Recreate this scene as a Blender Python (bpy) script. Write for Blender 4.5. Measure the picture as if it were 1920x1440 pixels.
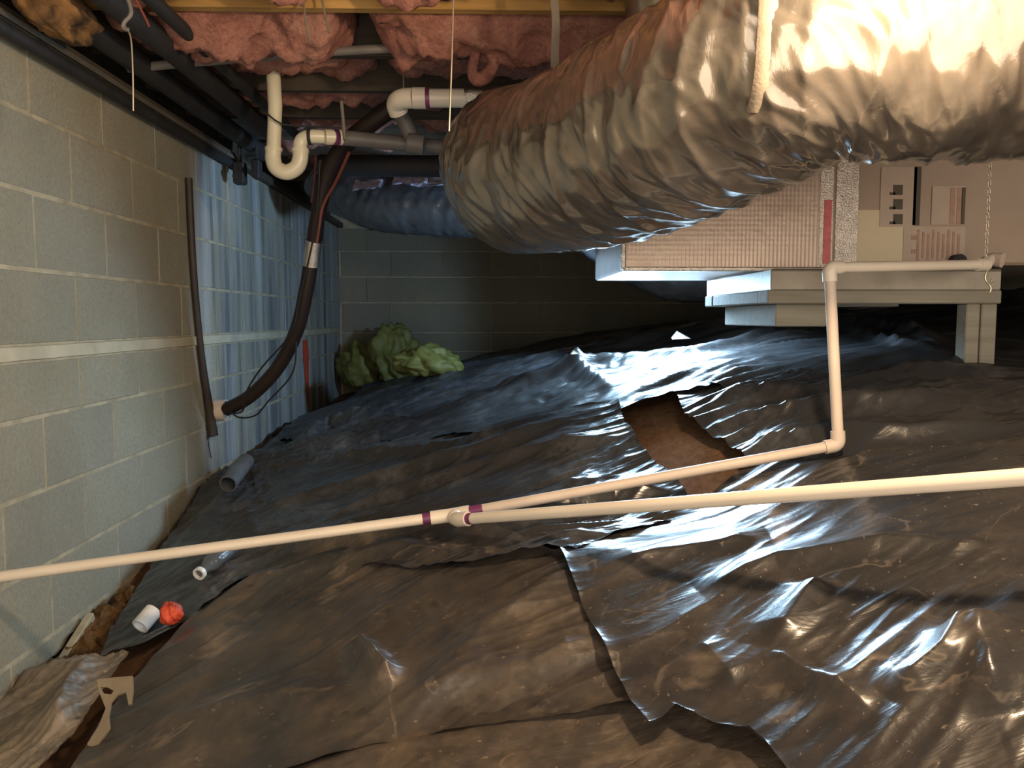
import bpy, math, random
import numpy as np
from mathutils import Vector, Matrix, Euler

random.seed(7)
for o in list(bpy.data.objects):
    bpy.data.objects.remove(o)
S = bpy.context.scene
C = S.collection

# ------------------------------------------------------------------ camera
CAM = Vector((0.0, 0.0, 1.0))
F = 1500.0
YAW = math.radians(-1.5)
PITCH = math.radians(-4.65)
cd = bpy.data.cameras.new('camera')
cam = bpy.data.objects.new('camera', cd)
C.objects.link(cam)
cam.location = CAM
cam.rotation_euler = Euler((math.pi / 2 + PITCH, 0, YAW), 'XYZ')
cd.sensor_width = 36.0
cd.lens = 36.0 * F / 1920.0
cd.clip_start = 0.02
cd.clip_end = 60
S.camera = cam
RCAM = cam.rotation_euler.to_matrix()

# ------------------------------------------------------------------ world, lamps, exposure
S.view_settings.view_transform = 'Standard'
S.view_settings.look = 'None'
S.view_settings.gamma = 1.0
S.view_settings.exposure = 0.7
S.view_settings.use_curve_mapping = False
w = bpy.data.worlds.new('world')
S.world = w
w.use_nodes = True
w.node_tree.nodes['Background'].inputs[0].default_value = (1.0, 0.84, 0.69, 1)
w.node_tree.nodes['Background'].inputs[1].default_value = 1.8


def lamp(name, typ, loc, energy, col, size=0.05, target=None, spot=None, blend=0.5):
    l = bpy.data.lights.new(name, typ)
    l.energy = energy
    l.color = col
    l.shadow_soft_size = size
    o = bpy.data.objects.new(name, l)
    C.objects.link(o)
    o.location = loc
    if target is not None:
        o.rotation_euler = (Vector(target) - Vector(loc)).to_track_quat('-Z', 'Y').to_euler()
    if spot:
        l.spot_size = math.radians(spot)
        l.spot_blend = blend
    return o


# warm bare bulb hung from the joists in front of the duct, just above the frame
lamp('warm_bulb', 'POINT', (0.62, 1.10, 1.55), 36, (1.0, 0.72, 0.45), 0.04)
# cold work light standing behind the plenum box, shining under it and at the left wall
lamp('cold_work_light_wall', 'SPOT', (0.55, 3.32, 1.20), 50, (0.42, 0.68, 1.0), 0.05,
     target=(-1.22, 4.75, 1.0), spot=84, blend=0.35)
lamp('cold_work_light_floor', 'SPOT', (0.55, 3.32, 1.20), 62, (0.48, 0.75, 1.0), 0.20,
     target=(0.12, 2.45, 0.58), spot=118, blend=0.5)
lamp('added_cold_fill_right', 'SPOT', (0.80, 3.32, 1.20), 90, (0.48, 0.73, 1.0), 0.12,
     target=(0.95, 2.30, 0.62), spot=88, blend=0.7)  # extra cold spot added to brighten the plastic sheets on the right


# ------------------------------------------------------------------ helpers
def ray(px, py):
    d = Vector(((px - 960) / F, -(py - 720) / F, -1.0))
    return RCAM @ d


def P(px, py, Y):
    """point seen at (px,py) that stands at world depth Y"""
    d = ray(px, py)
    t = (Y - CAM.y) / d.y
    return CAM + d * t


_perm = np.random.RandomState(3).permutation(512)
_perm = np.concatenate([_perm, _perm, _perm])
_g = np.random.RandomState(4).uniform(0, 2 * np.pi, 512)
_gx, _gy = np.cos(_g), np.sin(_g)


def noise(x, y, seed=0):
    x = np.asarray(x, float) + seed * 17.31
    y = np.asarray(y, float) + seed * 9.77
    xi = np.floor(x).astype(int); yi = np.floor(y).astype(int)
    xf = x - xi; yf = y - yi
    u = xf * xf * xf * (xf * (xf * 6 - 15) + 10)
    v = yf * yf * yf * (yf * (yf * 6 - 15) + 10)

    def gr(ix, iy, dx, dy):
        h = _perm[(_perm[ix % 512] + iy) % 512]
        return _gx[h] * dx + _gy[h] * dy
    a = gr(xi, yi, xf, yf); b = gr(xi + 1, yi, xf - 1, yf)
    c = gr(xi, yi + 1, xf, yf - 1); d = gr(xi + 1, yi + 1, xf - 1, yf - 1)
    return (a * (1 - u) + b * u) * (1 - v) + (c * (1 - u) + d * u) * v * 1.0


def fbm(x, y, seed=0, o=4):
    s = 0; a = 1.0
    for k in range(o):
        s = s + a * noise(x * 2 ** k, y * 2 ** k, seed + k * 5)
        a *= 0.5
    return s


def tagp(o, label=None, cat=None, group=None, kind=None):
    if label: o['label'] = label
    if cat: o['category'] = cat
    if group: o['group'] = group
    if kind: o['kind'] = kind
    return o


def thing(name, label, cat, loc=(0, 0, 0), group=None):
    o = bpy.data.objects.new(name, None)
    o.empty_display_size = 0.05
    C.objects.link(o)
    o.location = loc
    return tagp(o, label, cat, group)


def mesh_obj(name, v, f, m, parent=None, smooth=True):
    """v in world coordinates; stored relative to the parent empty"""
    me = bpy.data.meshes.new(name)
    v = np.asarray([tuple(p) for p in v], float) if not isinstance(v, np.ndarray) else v
    off = np.zeros(3)
    p = parent
    while p is not None:
        off += np.array(p.location); p = p.parent
    v = v - off
    me.from_pydata(v.tolist(), [], [tuple(q) for q in f])
    me.materials.append(m)
    if smooth:
        me.polygons.foreach_set('use_smooth', [True] * len(me.polygons))
    me.update()
    o = bpy.data.objects.new(name, me)
    C.objects.link(o)
    if parent is not None:
        o.parent = parent
    return o


class MB:
    def __init__(self):
        self.v = []; self.f = []

    def add(self, v, f):
        b = len(self.v)
        self.v += [tuple(map(float, p)) for p in v]
        self.f += [tuple(int(i) + b for i in q) for q in f]
        return self

    def box(self, c, s, rot=None, bev=0.0):
        hx, hy, hz = s[0] / 2, s[1] / 2, s[2] / 2
        if bev <= 0:
            pts = [Vector((x, y, z)) for x in (-hx, hx) for y in (-hy, hy) for z in (-hz, hz)]
            fs = [(0, 1, 3, 2), (4, 6, 7, 5), (0, 4, 5, 1), (2, 3, 7, 6), (0, 2, 6, 4), (1, 5, 7, 3)]
        else:
            b = min(bev, hx * .9, hy * .9, hz * .9)
            pts = []; idx = {}
            for sx in (-1, 1):
                for sy in (-1, 1):
                    for sz in (-1, 1):
                        for k in range(3):
                            p = [sx * (hx - b), sy * (hy - b), sz * (hz - b)]
                            p[k] = (sx * hx, sy * hy, sz * hz)[k]
                            idx[(sx, sy, sz, k)] = len(pts); pts.append(Vector(p))
            fs = []
            for k in range(3):
                a, c2 = (k + 1) % 3, (k + 2) % 3
                for sg in (-1, 1):
                    q = []
                    for (u, w2) in ((-1, -1), (1, -1), (1, 1), (-1, 1)):
                        s3 = [0, 0, 0]; s3[k] = sg; s3[a] = u; s3[c2] = w2
                        q.append(idx[tuple(s3) + (k,)])
                    fs.append(tuple(q if sg > 0 else q[::-1]))
                for u in (-1, 1):
                    for w2 in (-1, 1):
                        lo = [0, 0, 0]; hi = [0, 0, 0]
                        lo[a] = hi[a] = u; lo[c2] = hi[c2] = w2; lo[k] = -1; hi[k] = 1
                        q = (idx[tuple(lo) + (a,)], idx[tuple(hi) + (a,)], idx[tuple(hi) + (c2,)], idx[tuple(lo) + (c2,)])
                        fs.append(q if u * w2 > 0 else q[::-1])
            for sx in (-1, 1):
                for sy in (-1, 1):
                    for sz in (-1, 1):
                        q = tuple(idx[(sx, sy, sz, k)] for k in range(3))
                        fs.append(q if sx * sy * sz > 0 else q[::-1])
        R = rot if rot is not None else Matrix.Identity(3)
        self.add([Vector(c) + R @ p for p in pts], fs)
        return self

    def beam(self, a, b, wd, ht, up=(0, 0, 1), bev=0.002):
        a, b = Vector(a), Vector(b)
        d = (b - a); L = d.length; d.normalize()
        up = Vector(up); s = up.cross(d)
        if s.length < 1e-4: s = Vector((1, 0, 0)).cross(d)
        s.normalize(); u = d.cross(s)
        R = Matrix((d, s, u)).transposed()
        return self.box((a + b) / 2, (L, wd, ht), R, bev)

    def tube(self, pts, r, n=16, cap=True, res=None, hollow=0.0):
        pts = [Vector(p) for p in pts]
        rs = r if isinstance(r, (list, tuple, np.ndarray)) else [r] * len(pts)
        if res:
            pts, rs = spline(pts, rs, res)
        fr = frames(pts)
        v = []; f = []
        m = len(pts)
        for i, p in enumerate(pts):
            t, a, b = fr[i]
            for k in range(n):
                th = 2 * math.pi * k / n
                v.append(p + (a * math.cos(th) + b * math.sin(th)) * rs[i])
        for i in range(m - 1):
            for k in range(n):
                k2 = (k + 1) % n
                f.append((i * n + k, i * n + k2, (i + 1) * n + k2, (i + 1) * n + k))
        if hollow > 0:
            base = len(v)
            for i in (0, m - 1):
                t, a, b = fr[i]
                for k in range(n):
                    th = 2 * math.pi * k / n
                    v.append(pts[i] + (a * math.cos(th) + b * math.sin(th)) * (rs[i] - hollow))
            for k in range(n):
                k2 = (k + 1) % n
                f.append((k, base + k, base + k2, k2))
                f.append(((m - 1) * n + k2, base + n + k2, base + n + k, (m - 1) * n + k))
                f.append((base + k, base + n + k, base + n + k2, base + k2))
        elif cap:
            f.append(tuple(range(n))[::-1])
            f.append(tuple(range((m - 1) * n, m * n)))
        self.add(v, f)
        return self

    def ball(self, c, r, n=14, m=9, sc=(1, 1, 1), jit=0.0):
        v = []; f = []
        for i in range(m + 1):
            ph = math.pi * i / m
            for k in range(n):
                th = 2 * math.pi * k / n
                d = Vector((math.sin(ph) * math.cos(th) * sc[0], math.sin(ph) * math.sin(th) * sc[1], math.cos(ph) * sc[2]))
                rr = r * (1 + jit * float(noise(d.x * 2.3 + d.z * 1.7, d.y * 2.3 - d.z, 5)))
                v.append(Vector(c) + d * rr)
        for i in range(m):
            for k in range(n):
                k2 = (k + 1) % n
                f.append((i * n + k, (i + 1) * n + k, (i + 1) * n + k2, i * n + k2))
        self.add(v, f); return self

    def build(self, name, m, parent=None, smooth=True):
        o = mesh_obj(name, np.array(self.v), self.f, m, parent, smooth)
        if smooth:
            o.data.set_sharp_from_angle(angle=math.radians(38))
        return o


def spline(pts, rs, res):
    out = []; ro = []
    n = len(pts)
    for i in range(n - 1):
        p0 = pts[max(i - 1, 0)]; p1 = pts[i]; p2 = pts[i + 1]; p3 = pts[min(i + 2, n - 1)]
        for k in range(res):
            t = k / res
            out.append(0.5 * ((2 * p1) + (p2 - p0) * t + (2 * p0 - 5 * p1 + 4 * p2 - p3) * t * t + (3 * p1 - p0 - 3 * p2 + p3) * t ** 3))
            ro.append(rs[i] * (1 - t) + rs[i + 1] * t)
    out.append(pts[-1]); ro.append(rs[-1])
    return out, ro


def frames(pts):
    fr = []; n = len(pts)
    prev = None
    for i in range(n):
        t = (pts[min(i + 1, n - 1)] - pts[max(i - 1, 0)])
        t = t.normalized() if t.length > 1e-9 else Vector((1, 0, 0))
        if prev is None:
            ref = Vector((0, 0, 1)) if abs(t.z) < 0.9 else Vector((1, 0, 0))
            a = (ref - t * ref.dot(t)).normalized()
        else:
            a = (prev - t * prev.dot(t)).normalized()
        prev = a
        fr.append((t, a, t.cross(a)))
    return fr


# ------------------------------------------------------------------ materials
def mat(name):
    m = bpy.data.materials.new(name); m.use_nodes = True
    nt = m.node_tree
    return m, nt, nt.nodes['Principled BSDF'], nt.nodes.new, nt.links.new


def ramp(nt, src, stops):
    r = nt.nodes.new('ShaderNodeValToRGB')
    while len(r.color_ramp.elements) < len(stops):
        r.color_ramp.elements.new(0.5)
    for e, (p, c) in zip(r.color_ramp.elements, stops):
        e.position = p
        e.color = (c, c, c, 1) if isinstance(c, (int, float)) else tuple(c) + (1,)
    nt.links.new(src, r.inputs[0])
    return r.outputs[0]


def noise_node(nt, scale, detail=4, rough=.55, vec=None, sc3=None, dist=0.0):
    n = nt.nodes.new('ShaderNodeTexNoise')
    n.inputs['Scale'].default_value = scale
    n.inputs['Detail'].default_value = detail
    n.inputs['Roughness'].default_value = rough
    n.inputs['Distortion'].default_value = dist
    g = nt.nodes.new('ShaderNodeNewGeometry')
    src = vec or g.outputs['Position']
    if sc3:
        mp = nt.nodes.new('ShaderNodeMapping'); mp.inputs['Scale'].default_value = sc3
        nt.links.new(src, mp.inputs[0]); src = mp.outputs[0]
    nt.links.new(src, n.inputs['Vector'])
    return n.outputs['Fac']


def mixc(nt, fac, a, b):
    n = nt.nodes.new('ShaderNodeMix'); n.data_type = 'RGBA'
    if isinstance(fac, float): n.inputs[0].default_value = fac
    else: nt.links.new(fac, n.inputs[0])
    for i, c in ((6, a), (7, b)):
        if isinstance(c, tuple): n.inputs[i].default_value = c + (1,)
        else: nt.links.new(c, n.inputs[i])
    return n.outputs[2]


def math_n(nt, op, a, b):
    n = nt.nodes.new('ShaderNodeMath'); n.operation = op
    for i, c in ((0, a), (1, b)):
        if isinstance(c, (int, float)): n.inputs[i].default_value = c
        else: nt.links.new(c, n.inputs[i])
    return n.outputs[0]


def bump(nt, b, h, st, dist=0.01):
    n = nt.nodes.new('ShaderNodeBump')
    n.inputs['Strength'].default_value = st
    n.inputs['Distance'].default_value = dist
    nt.links.new(h, n.inputs['Height'])
    nt.links.new(n.outputs[0], b.inputs['Normal'])


def simple(name, col, rough=.5, metal=0.0, var=0.15, scale=12, bumpst=0.0, spec=0.5):
    m, nt, b, N, L = mat(name)
    f = noise_node(nt, scale, 5)
    c2 = tuple(max(0, x * (1 - var)) for x in col); c3 = tuple(min(1, x * (1 + var)) for x in col)
    L(ramp(nt, f, [(0.3, c2), (0.7, c3)]), b.inputs['Base Color'])
    b.inputs['Roughness'].default_value = rough
    b.inputs['Metallic'].default_value = metal
    b.inputs['Specular IOR Level'].default_value = spec
    if bumpst: bump(nt, b, noise_node(nt, scale * 6, 4), bumpst, 0.004)
    return m


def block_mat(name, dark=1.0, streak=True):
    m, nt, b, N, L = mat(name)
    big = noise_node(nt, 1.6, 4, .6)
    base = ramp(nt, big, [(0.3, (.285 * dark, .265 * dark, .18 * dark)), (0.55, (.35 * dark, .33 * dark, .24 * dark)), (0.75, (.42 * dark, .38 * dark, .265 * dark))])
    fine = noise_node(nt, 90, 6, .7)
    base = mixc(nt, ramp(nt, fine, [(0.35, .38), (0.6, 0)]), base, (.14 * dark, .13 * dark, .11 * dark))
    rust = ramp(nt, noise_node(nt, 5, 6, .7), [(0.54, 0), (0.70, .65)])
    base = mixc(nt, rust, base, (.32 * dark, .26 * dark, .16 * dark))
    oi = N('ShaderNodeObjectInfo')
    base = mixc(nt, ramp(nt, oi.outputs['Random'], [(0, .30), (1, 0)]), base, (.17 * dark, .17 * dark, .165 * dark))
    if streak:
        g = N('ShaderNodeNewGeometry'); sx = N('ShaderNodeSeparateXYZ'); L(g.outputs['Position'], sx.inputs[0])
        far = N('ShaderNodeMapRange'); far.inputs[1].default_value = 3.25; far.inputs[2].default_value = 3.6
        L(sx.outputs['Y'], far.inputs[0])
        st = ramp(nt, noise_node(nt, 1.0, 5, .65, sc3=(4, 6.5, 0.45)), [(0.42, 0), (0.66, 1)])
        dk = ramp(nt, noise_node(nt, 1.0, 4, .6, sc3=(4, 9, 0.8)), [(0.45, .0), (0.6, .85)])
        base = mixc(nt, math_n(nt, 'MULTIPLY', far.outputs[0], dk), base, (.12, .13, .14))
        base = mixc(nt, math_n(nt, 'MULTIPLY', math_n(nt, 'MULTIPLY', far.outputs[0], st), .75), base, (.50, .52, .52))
    L(base, b.inputs['Base Color'])
    b.inputs['Roughness'].default_value = .92
    b.inputs['Specular IOR Level'].default_value = .2
    bump(nt, b, noise_node(nt, 130, 5, .7), .5, .004)
    return m


def plastic_mat(name, dust, seed, tint=(.25, .165, .09), rough=.24, bst=.35, rmax=.52):
    """black polythene sheet with dried soil on it"""
    m, nt, b, N, L = mat(name)
    n1 = noise_node(nt, 2.2 + seed * .13, 6, .62, dist=.4)
    n2 = noise_node(nt, 16, 6, .7)
    n3 = noise_node(nt, 55, 5, .7)
    d = math_n(nt, 'ADD', math_n(nt, 'MULTIPLY', n1, .62), math_n(nt, 'ADD', math_n(nt, 'MULTIPLY', n2, .25), math_n(nt, 'MULTIPLY', n3, .13)))
    lo = .62 - .24 * dust
    fac = ramp(nt, d, [(lo, 0.06 * dust), (lo + .10, .30 * dust + .02), (lo + .22, min(1, .30 + .55 * dust))])
    col = mixc(nt, fac, (.026, .026, .027), tint)
    if dust > .5:
        hot = ramp(nt, noise_node(nt, 3.1, 5, .6, dist=.8), [(0.60, 0), (0.72, .75)])
        col = mixc(nt, hot, col, tuple(min(1, q * 1.75) for q in tint))
        ln = noise_node(nt, 1.0, 4, .55, sc3=(2.2, 3.6, 3), dist=.7)
        ln = math_n(nt, 'ABSOLUTE', math_n(nt, 'SUBTRACT', ln, .5), 0)
        brk = ramp(nt, noise_node(nt, 6, 4), [(0.45, 0), (0.6, .8)])
        lf = math_n(nt, 'MULTIPLY', ramp(nt, ln, [(0.0, .4), (0.010, 0)]), brk)
        col = mixc(nt, lf, col, tuple(min(1, q * 1.9) for q in tint))
        spk = ramp(nt, noise_node(nt, 75, 3, .6), [(0.66, 0), (0.72, .6)])
        col = mixc(nt, spk, col, tuple(min(1, q * 1.6) for q in tint))
    L(col, b.inputs['Base Color'])
    r = N('ShaderNodeMapRange'); L(fac, r.inputs[0])
    r.inputs[3].default_value = rough; r.inputs[4].default_value = rmax
    L(r.outputs[0], b.inputs['Roughness'])
    b.inputs['Specular IOR Level'].default_value = .62
    w1 = noise_node(nt, 1.0, 5, .6, sc3=(7, 22, 10), dist=1.0)
    bump(nt, b, w1, bst, .012)
    return m


M = {}
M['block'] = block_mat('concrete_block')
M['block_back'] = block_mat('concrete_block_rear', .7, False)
M['mortar'] = simple('mortar', (.38, .33, .225), .95, 0, .25, 14, .6, .2)
M['band'] = simple('mortar_band', (.47, .42, .30), .95, 0, .16, 9, .5, .2)
M['pvc'] = simple('white_pvc', (.74, .66, .54), .35, 0, .06, 5)
M['pvc_dirty'] = simple('dusty_pvc', (.60, .50, .41), .5, 0, .10, 7)
M['pvc_old'] = simple('cream_pvc', (.70, .66, .50), .3, 0, .06, 5)
M['primer'] = simple('purple_primer', (.17, .035, .11), .4, 0, .35, 45)
M['grey_pipe'] = simple('grey_pipe', (.16, .145, .13), .5, 0, .15, 9)
M['black_pipe'] = simple('black_foam', (.020, .019, .019), .7, 0, .3, 14)
M['rubber'] = simple('black_foam_tube', (.022, .012, .009), .55, 0, .3, 14)
M['wire_dark'] = simple('dark_wire', (.015, .015, .016), .5)
M['wire_red'] = simple('red_brown_wire', (.22, .06, .04), .5)
M['steel_wire'] = simple('steel_wire', (.62, .55, .42), .3, .8)
M['dark_brown'] = simple('dark_brown_tube', (.035, .027, .02), .6, 0, .3, 12)
M['orange'] = simple('orange_paint', (.62, .085, .035), .7, 0, .15, 20)
M['red_plastic'] = simple('red_plastic', (.58, .075, .03), .55, 0, .3, 30, .5)
M['green_bag'] = simple('yellow_green_film', (.15, .15, .035), .6, 0, .25, 12, .5)
M['rust'] = simple('rusty_foam', (.20, .10, .03), .9, 0, .85, 14, .8)
M['strap'] = simple('webbing_strap', (.17, .14, .105), .8, 0, .1, 30, .3)
M['foil_tape'] = simple('foil_tape', (.72, .67, .60), .22, 1.0, .12, 40, .8)
M['galv'] = simple('galvanised_sheet', (.25, .225, .18), .45, .6, .18, 8, .15)
M['leather'] = simple('tan_edge', (.20, .16, .105), .7, 0, .2, 14, .4)
M['white_paper'] = simple('label_paper', (.46, .37, .29), .6, 0, .05, 20)
M['brown_print'] = simple('faded_print', (.40, .25, .18), .7, 0, .12, 60)
M['black_print'] = simple('black_print', (.075, .062, .04), .6, 0, .1, 30)
M['red_print'] = simple('red_print', (.55, .13, .13), .5, 0, .2, 50)
M['pale_film'] = simple('pale_film', (.55, .52, .60), .3, 0, .2, 14, .6)
M['clear_film'] = simple('clear_film', (.10, .11, .12), .12, 0, .2, 14, .6, .8)
M['white_ring'] = simple('white_plastic', (.75, .75, .72), .4)


def wood_mat(name, a, b2):
    m, nt, b, N, L = mat(name)
    g = noise_node(nt, 1.0, 5, .6, sc3=(3, 40, 40), dist=.6)
    L(ramp(nt, g, [(0.3, a), (0.7, b2)]), b.inputs['Base Color'])
    b.inputs['Roughness'].default_value = .75
    bump(nt, b, g, .2, .002)
    return m


M['joist'] = wood_mat('yellow_pine_joist', (.34, .19, .055), (.52, .31, .095))
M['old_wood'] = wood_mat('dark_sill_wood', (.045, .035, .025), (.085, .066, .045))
M['frame_wood'] = wood_mat('grey_frame_wood', (.21, .195, .15), (.30, .28, .22))


def soil_mat(name, a, b2, c):
    m, nt, b, N, L = mat(name)
    n1 = noise_node(nt, 4, 7, .65); n2 = noise_node(nt, 38, 6, .7)
    col = ramp(nt, n1, [(0.3, a), (0.55, b2), (0.75, c)])
    col = mixc(nt, ramp(nt, n2, [(0.35, .55), (0.6, 0)]), col, tuple(x * .45 for x in a))
    L(col, b.inputs['Base Color'])
    b.inputs['Roughness'].default_value = .95
    b.inputs['Specular IOR Level'].default_value = .15
    bump(nt, b, noise_node(nt, 60, 6, .75), .9, .012)
    return m


M['soil'] = soil_mat('red_clay_soil', (.17, .085, .042), (.23, .125, .068), (.27, .18, .11))
M['clay'] = soil_mat('orange_clay', (.16, .085, .035), (.24, .135, .058), (.30, .19, .09))


def pink_mat():
    m, nt, b, N, L = mat('pink_fibreglass')
    n1 = noise_node(nt, 7, 7, .7, dist=.6); n2 = noise_node(nt, 60, 6, .75)
    col = ramp(nt, n1, [(0.3, (.28, .12, .095)), (0.5, (.58, .27, .21)), (0.72, (.70, .40, .31))])
    col = mixc(nt, ramp(nt, n2, [(0.3, .6), (0.55, 0)]), col, (.24, .10, .07))
    L(col, b.inputs['Base Color']); b.inputs['Roughness'].default_value = 1
    b.inputs['Specular IOR Level'].default_value = .05
    bump(nt, b, n2, .9, .02)
    return m


M['pink'] = pink_mat()


def duct_mat(name, col, rough, met):
    m, nt, b, N, L = mat(name)
    n1 = noise_node(nt, 5, 6, .65, dist=.5)
    L(ramp(nt, n1, [(0.3, tuple(x * .72 for x in col)), (0.7, tuple(min(1, x * 1.2) for x in col))]), b.inputs['Base Color'])
    b.inputs['Metallic'].default_value = met
    L(ramp(nt, n1, [(0.3, rough * .8), (0.7, rough * 1.35)]), b.inputs['Roughness'])
    b.inputs['Specular IOR Level'].default_value = .7
    w1 = noise_node(nt, 1.0, 5, .6, sc3=(16, 16, 7), dist=.6)
    bump(nt, b, w1, .18, .01)
    return m


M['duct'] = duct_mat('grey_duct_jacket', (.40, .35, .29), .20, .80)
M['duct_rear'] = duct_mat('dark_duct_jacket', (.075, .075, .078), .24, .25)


def foil_mat():
    m, nt, b, N, L = mat('ribbed_foil')
    b.inputs['Metallic'].default_value = .5
    n1 = noise_node(nt, 6, 5, .6)
    L(ramp(nt, n1, [(0.3, (.46, .36, .29)), (0.7, (.58, .47, .38))]), b.inputs['Base Color'])
    b.inputs['Roughness'].default_value = .42
    g = N('ShaderNodeNewGeometry'); sx = N('ShaderNodeSeparateXYZ'); L(g.outputs['Position'], sx.inputs[0])
    xs = math_n(nt, 'SINE', math_n(nt, 'MULTIPLY', math_n(nt, 'ADD', sx.outputs['X'], sx.outputs['Y']), 2 * math.pi / .0115), 0)
    zs = math_n(nt, 'SINE', math_n(nt, 'MULTIPLY', sx.outputs['Z'], 2 * math.pi / .014), 0)
    h = math_n(nt, 'ADD', math_n(nt, 'MULTIPLY', xs, .7), math_n(nt, 'ADD', math_n(nt, 'MULTIPLY', zs, .12), math_n(nt, 'MULTIPLY', noise_node(nt, 25, 4), 2.0)))
    bump(nt, b, h, .28, .003)
    return m


M['foil'] = foil_mat()
M['cabinet'] = simple('tan_cabinet_paint', (.36, .275, .205), .5, 0, .05, 8)
M['cabinet_lit_patch'] = simple('cream_light_patch', (.62, .53, .35), .5, 0, .03, 8)  # cream colour stands in for lamplight falling on the tan cabinet


# ------------------------------------------------------------------ ground shape (thin-plate through surveyed points)
WX = -1.22
ctrl = [(-1.22, 1.2, -.08), (-1.22, 2.23, 0.0), (-1.22, 2.73, .12), (-1.22, 3.73, .25), (-1.22, 5.1, .35), (-1.22, 6.5, .40), (-.75, 6.4, .50)]


def cp(px, py, Y):
    p = P(px, py, Y); ctrl.append((p.x, p.y, p.z))


cp(850, 690, 6.45); cp(1100, 640, 6.45); cp(1440, 603, 6.45)
cp(1790, 692, 2.28); cp(1500, 618, 4.0); cp(1640, 628, 3.7); cp(1570, 895, 1.90); cp(850, 1040, 2.0)
cp(1900, 700, 2.5)
cp(1210, 772, 2.65); cp(1290, 990, 1.95); cp(1050, 1080, 1.72); cp(1230, 1425, 1.2)
cp(650, 1250, 1.65); cp(310, 1175, 2.2); cp(200, 1430, 1.6); cp(60, 1330, 2.0)
cp(1900, 1430, .95); cp(1900, 1000, 1.42); cp(1900, 800, 2.0)
cp(700, 900, 2.9); cp(600, 800, 4.2); cp(1000, 700, 4.2); cp(900, 770, 3.4); cp(1400, 655, 3.4)
cp(420, 930, 3.3); cp(350, 1080, 2.55)
ctrl += [(3.2, 2.0, 1.0), (3.2, 4.0, 1.12), (3.2, 6.5, 1.12), (0, 0, .10), (1.2, 0, .42), (-1.22, 0, -.1), (2.2, .8, .8)]
_c = np.array(ctrl)


def _tps(r2):
    return np.where(r2 > 1e-12, 0.5 * r2 * np.log(r2 + 1e-12), 0)


_n = len(_c)
_A = np.zeros((_n + 3, _n + 3))
_d2 = ((_c[:, None, :2] - _c[None, :, :2]) ** 2).sum(2)
_A[:_n, :_n] = _tps(_d2) + np.eye(_n) * 0.004
_A[:_n, _n] = 1; _A[:_n, _n + 1:] = _c[:, :2]
_A[_n, :_n] = 1; _A[_n + 1:, :_n] = _c[:, :2].T
_w = np.linalg.solve(_A, np.concatenate([_c[:, 2], np.zeros(3)]))


def H(x, y):
    x = np.asarray(x, float); y = np.asarray(y, float)
    z = _w[_n] + _w[_n + 1] * x + _w[_n + 2] * y
    for i in range(_n):
        z = z + _w[i] * _tps((x - _c[i, 0]) ** 2 + (y - _c[i, 1]) ** 2)
    return z


_Yt = np.concatenate([np.arange(.5, 3, .01), np.arange(3, 6.5, .02)])


def G(px, py):
    """ground point under a pixel: first crossing of the view ray with the terrain"""
    d = ray(px, py)
    t = _Yt / d.y
    x = CAM.x + d.x * t; z = CAM.z + d.z * t
    h = H(x, _Yt)
    k = np.where(z <= h)[0]
    i = k[0] if len(k) else len(_Yt) - 1
    return np.array([x[i], _Yt[i]])


PRESS = []


def press(X, Y, Z):
    """sheets lie below the pipes that run over them"""
    for a, b in PRESS:
        d = np.array([b.x - a.x, b.y - a.y]); L2 = (d ** 2).sum()
        t = np.clip(((X - a.x) * d[0] + (Y - a.y) * d[1]) / L2, 0, 1)
        dd = np.hypot(X - a.x - t * d[0], Y - a.y - t * d[1])
        lim = a.z + (b.z - a.z) * t - .030 + np.maximum(0, dd - .03) * .8
        Z = np.where(dd < .35, np.minimum(Z, lim), Z)
    return Z


tee = P(846, 966, 1.98)
pl_end = P(-40, 1087, 1.86)
pr_end = P(2100, 881, 1.05)
el1 = P(1572, 834, 1.93)
el2 = P(1555, 502, 1.95)
hr_end = P(1842, 496, 2.12)
PRESS += [(pl_end, tee), (tee, el1), (tee, pr_end)]


# floor
nx, ny = 260, 330
xs = np.linspace(-1.30, 3.4, nx); ys = np.linspace(-0.3, 6.6, ny)
XX, YY = np.meshgrid(xs, ys)
ZZ = press(XX, YY, H(XX, YY)) - .014 + .012 * fbm(XX * 5, YY * 5, 1, 5)
# loose clay banked against the foot of the block wall
bank = np.exp(-((XX + 1.14) / .10) ** 2) * np.exp(-((YY - 2.45) / .55) ** 2)
ZZ += bank * (.035 + .05 * fbm(XX * 16, YY * 16, 8, 4))
fv = np.stack([XX.ravel(), YY.ravel(), ZZ.ravel()], 1)


def gridfaces(n, m):
    i = np.arange((m - 1) * (n - 1)); r = i // (n - 1); c = i % (n - 1)
    a = r * n + c
    return np.stack([a, a + 1, a + n + 1, a + n], 1)


ff = gridfaces(nx, ny)
fl = mesh_obj('floor', fv, ff.tolist(), M['soil'])
fl['kind'] = 'structure'; fl['label'] = 'bare reddish brown soil floor rising to the right'

# ------------------------------------------------------------------ block walls
blk_cache = {}


def block_mesh(L, Hh, T, m, key):
    k = (round(L, 3), round(Hh, 3), key)
    if k not in blk_cache:
        mb = MB().box((0, 0, 0), (T, L, Hh), None, .0025)
        me = bpy.data.meshes.new('block')
        me.from_pydata(mb.v, [], mb.f); me.materials.append(m); me.update()
        blk_cache[k] = me
    return blk_cache[k]


joint_z = [-.28, -.08, .125, .33, .534, .737, .89, .93, 1.13, 1.335, 1.54, 1.725]
wl = MB().box((WX - .0575, 3.0, .72), (.112, 7.4, 2.02)).build('wall_left', M['mortar'], None, False)
tagp(wl, 'grey concrete block foundation wall on the left', None, None, 'structure')
rng = random.Random(5)


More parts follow.
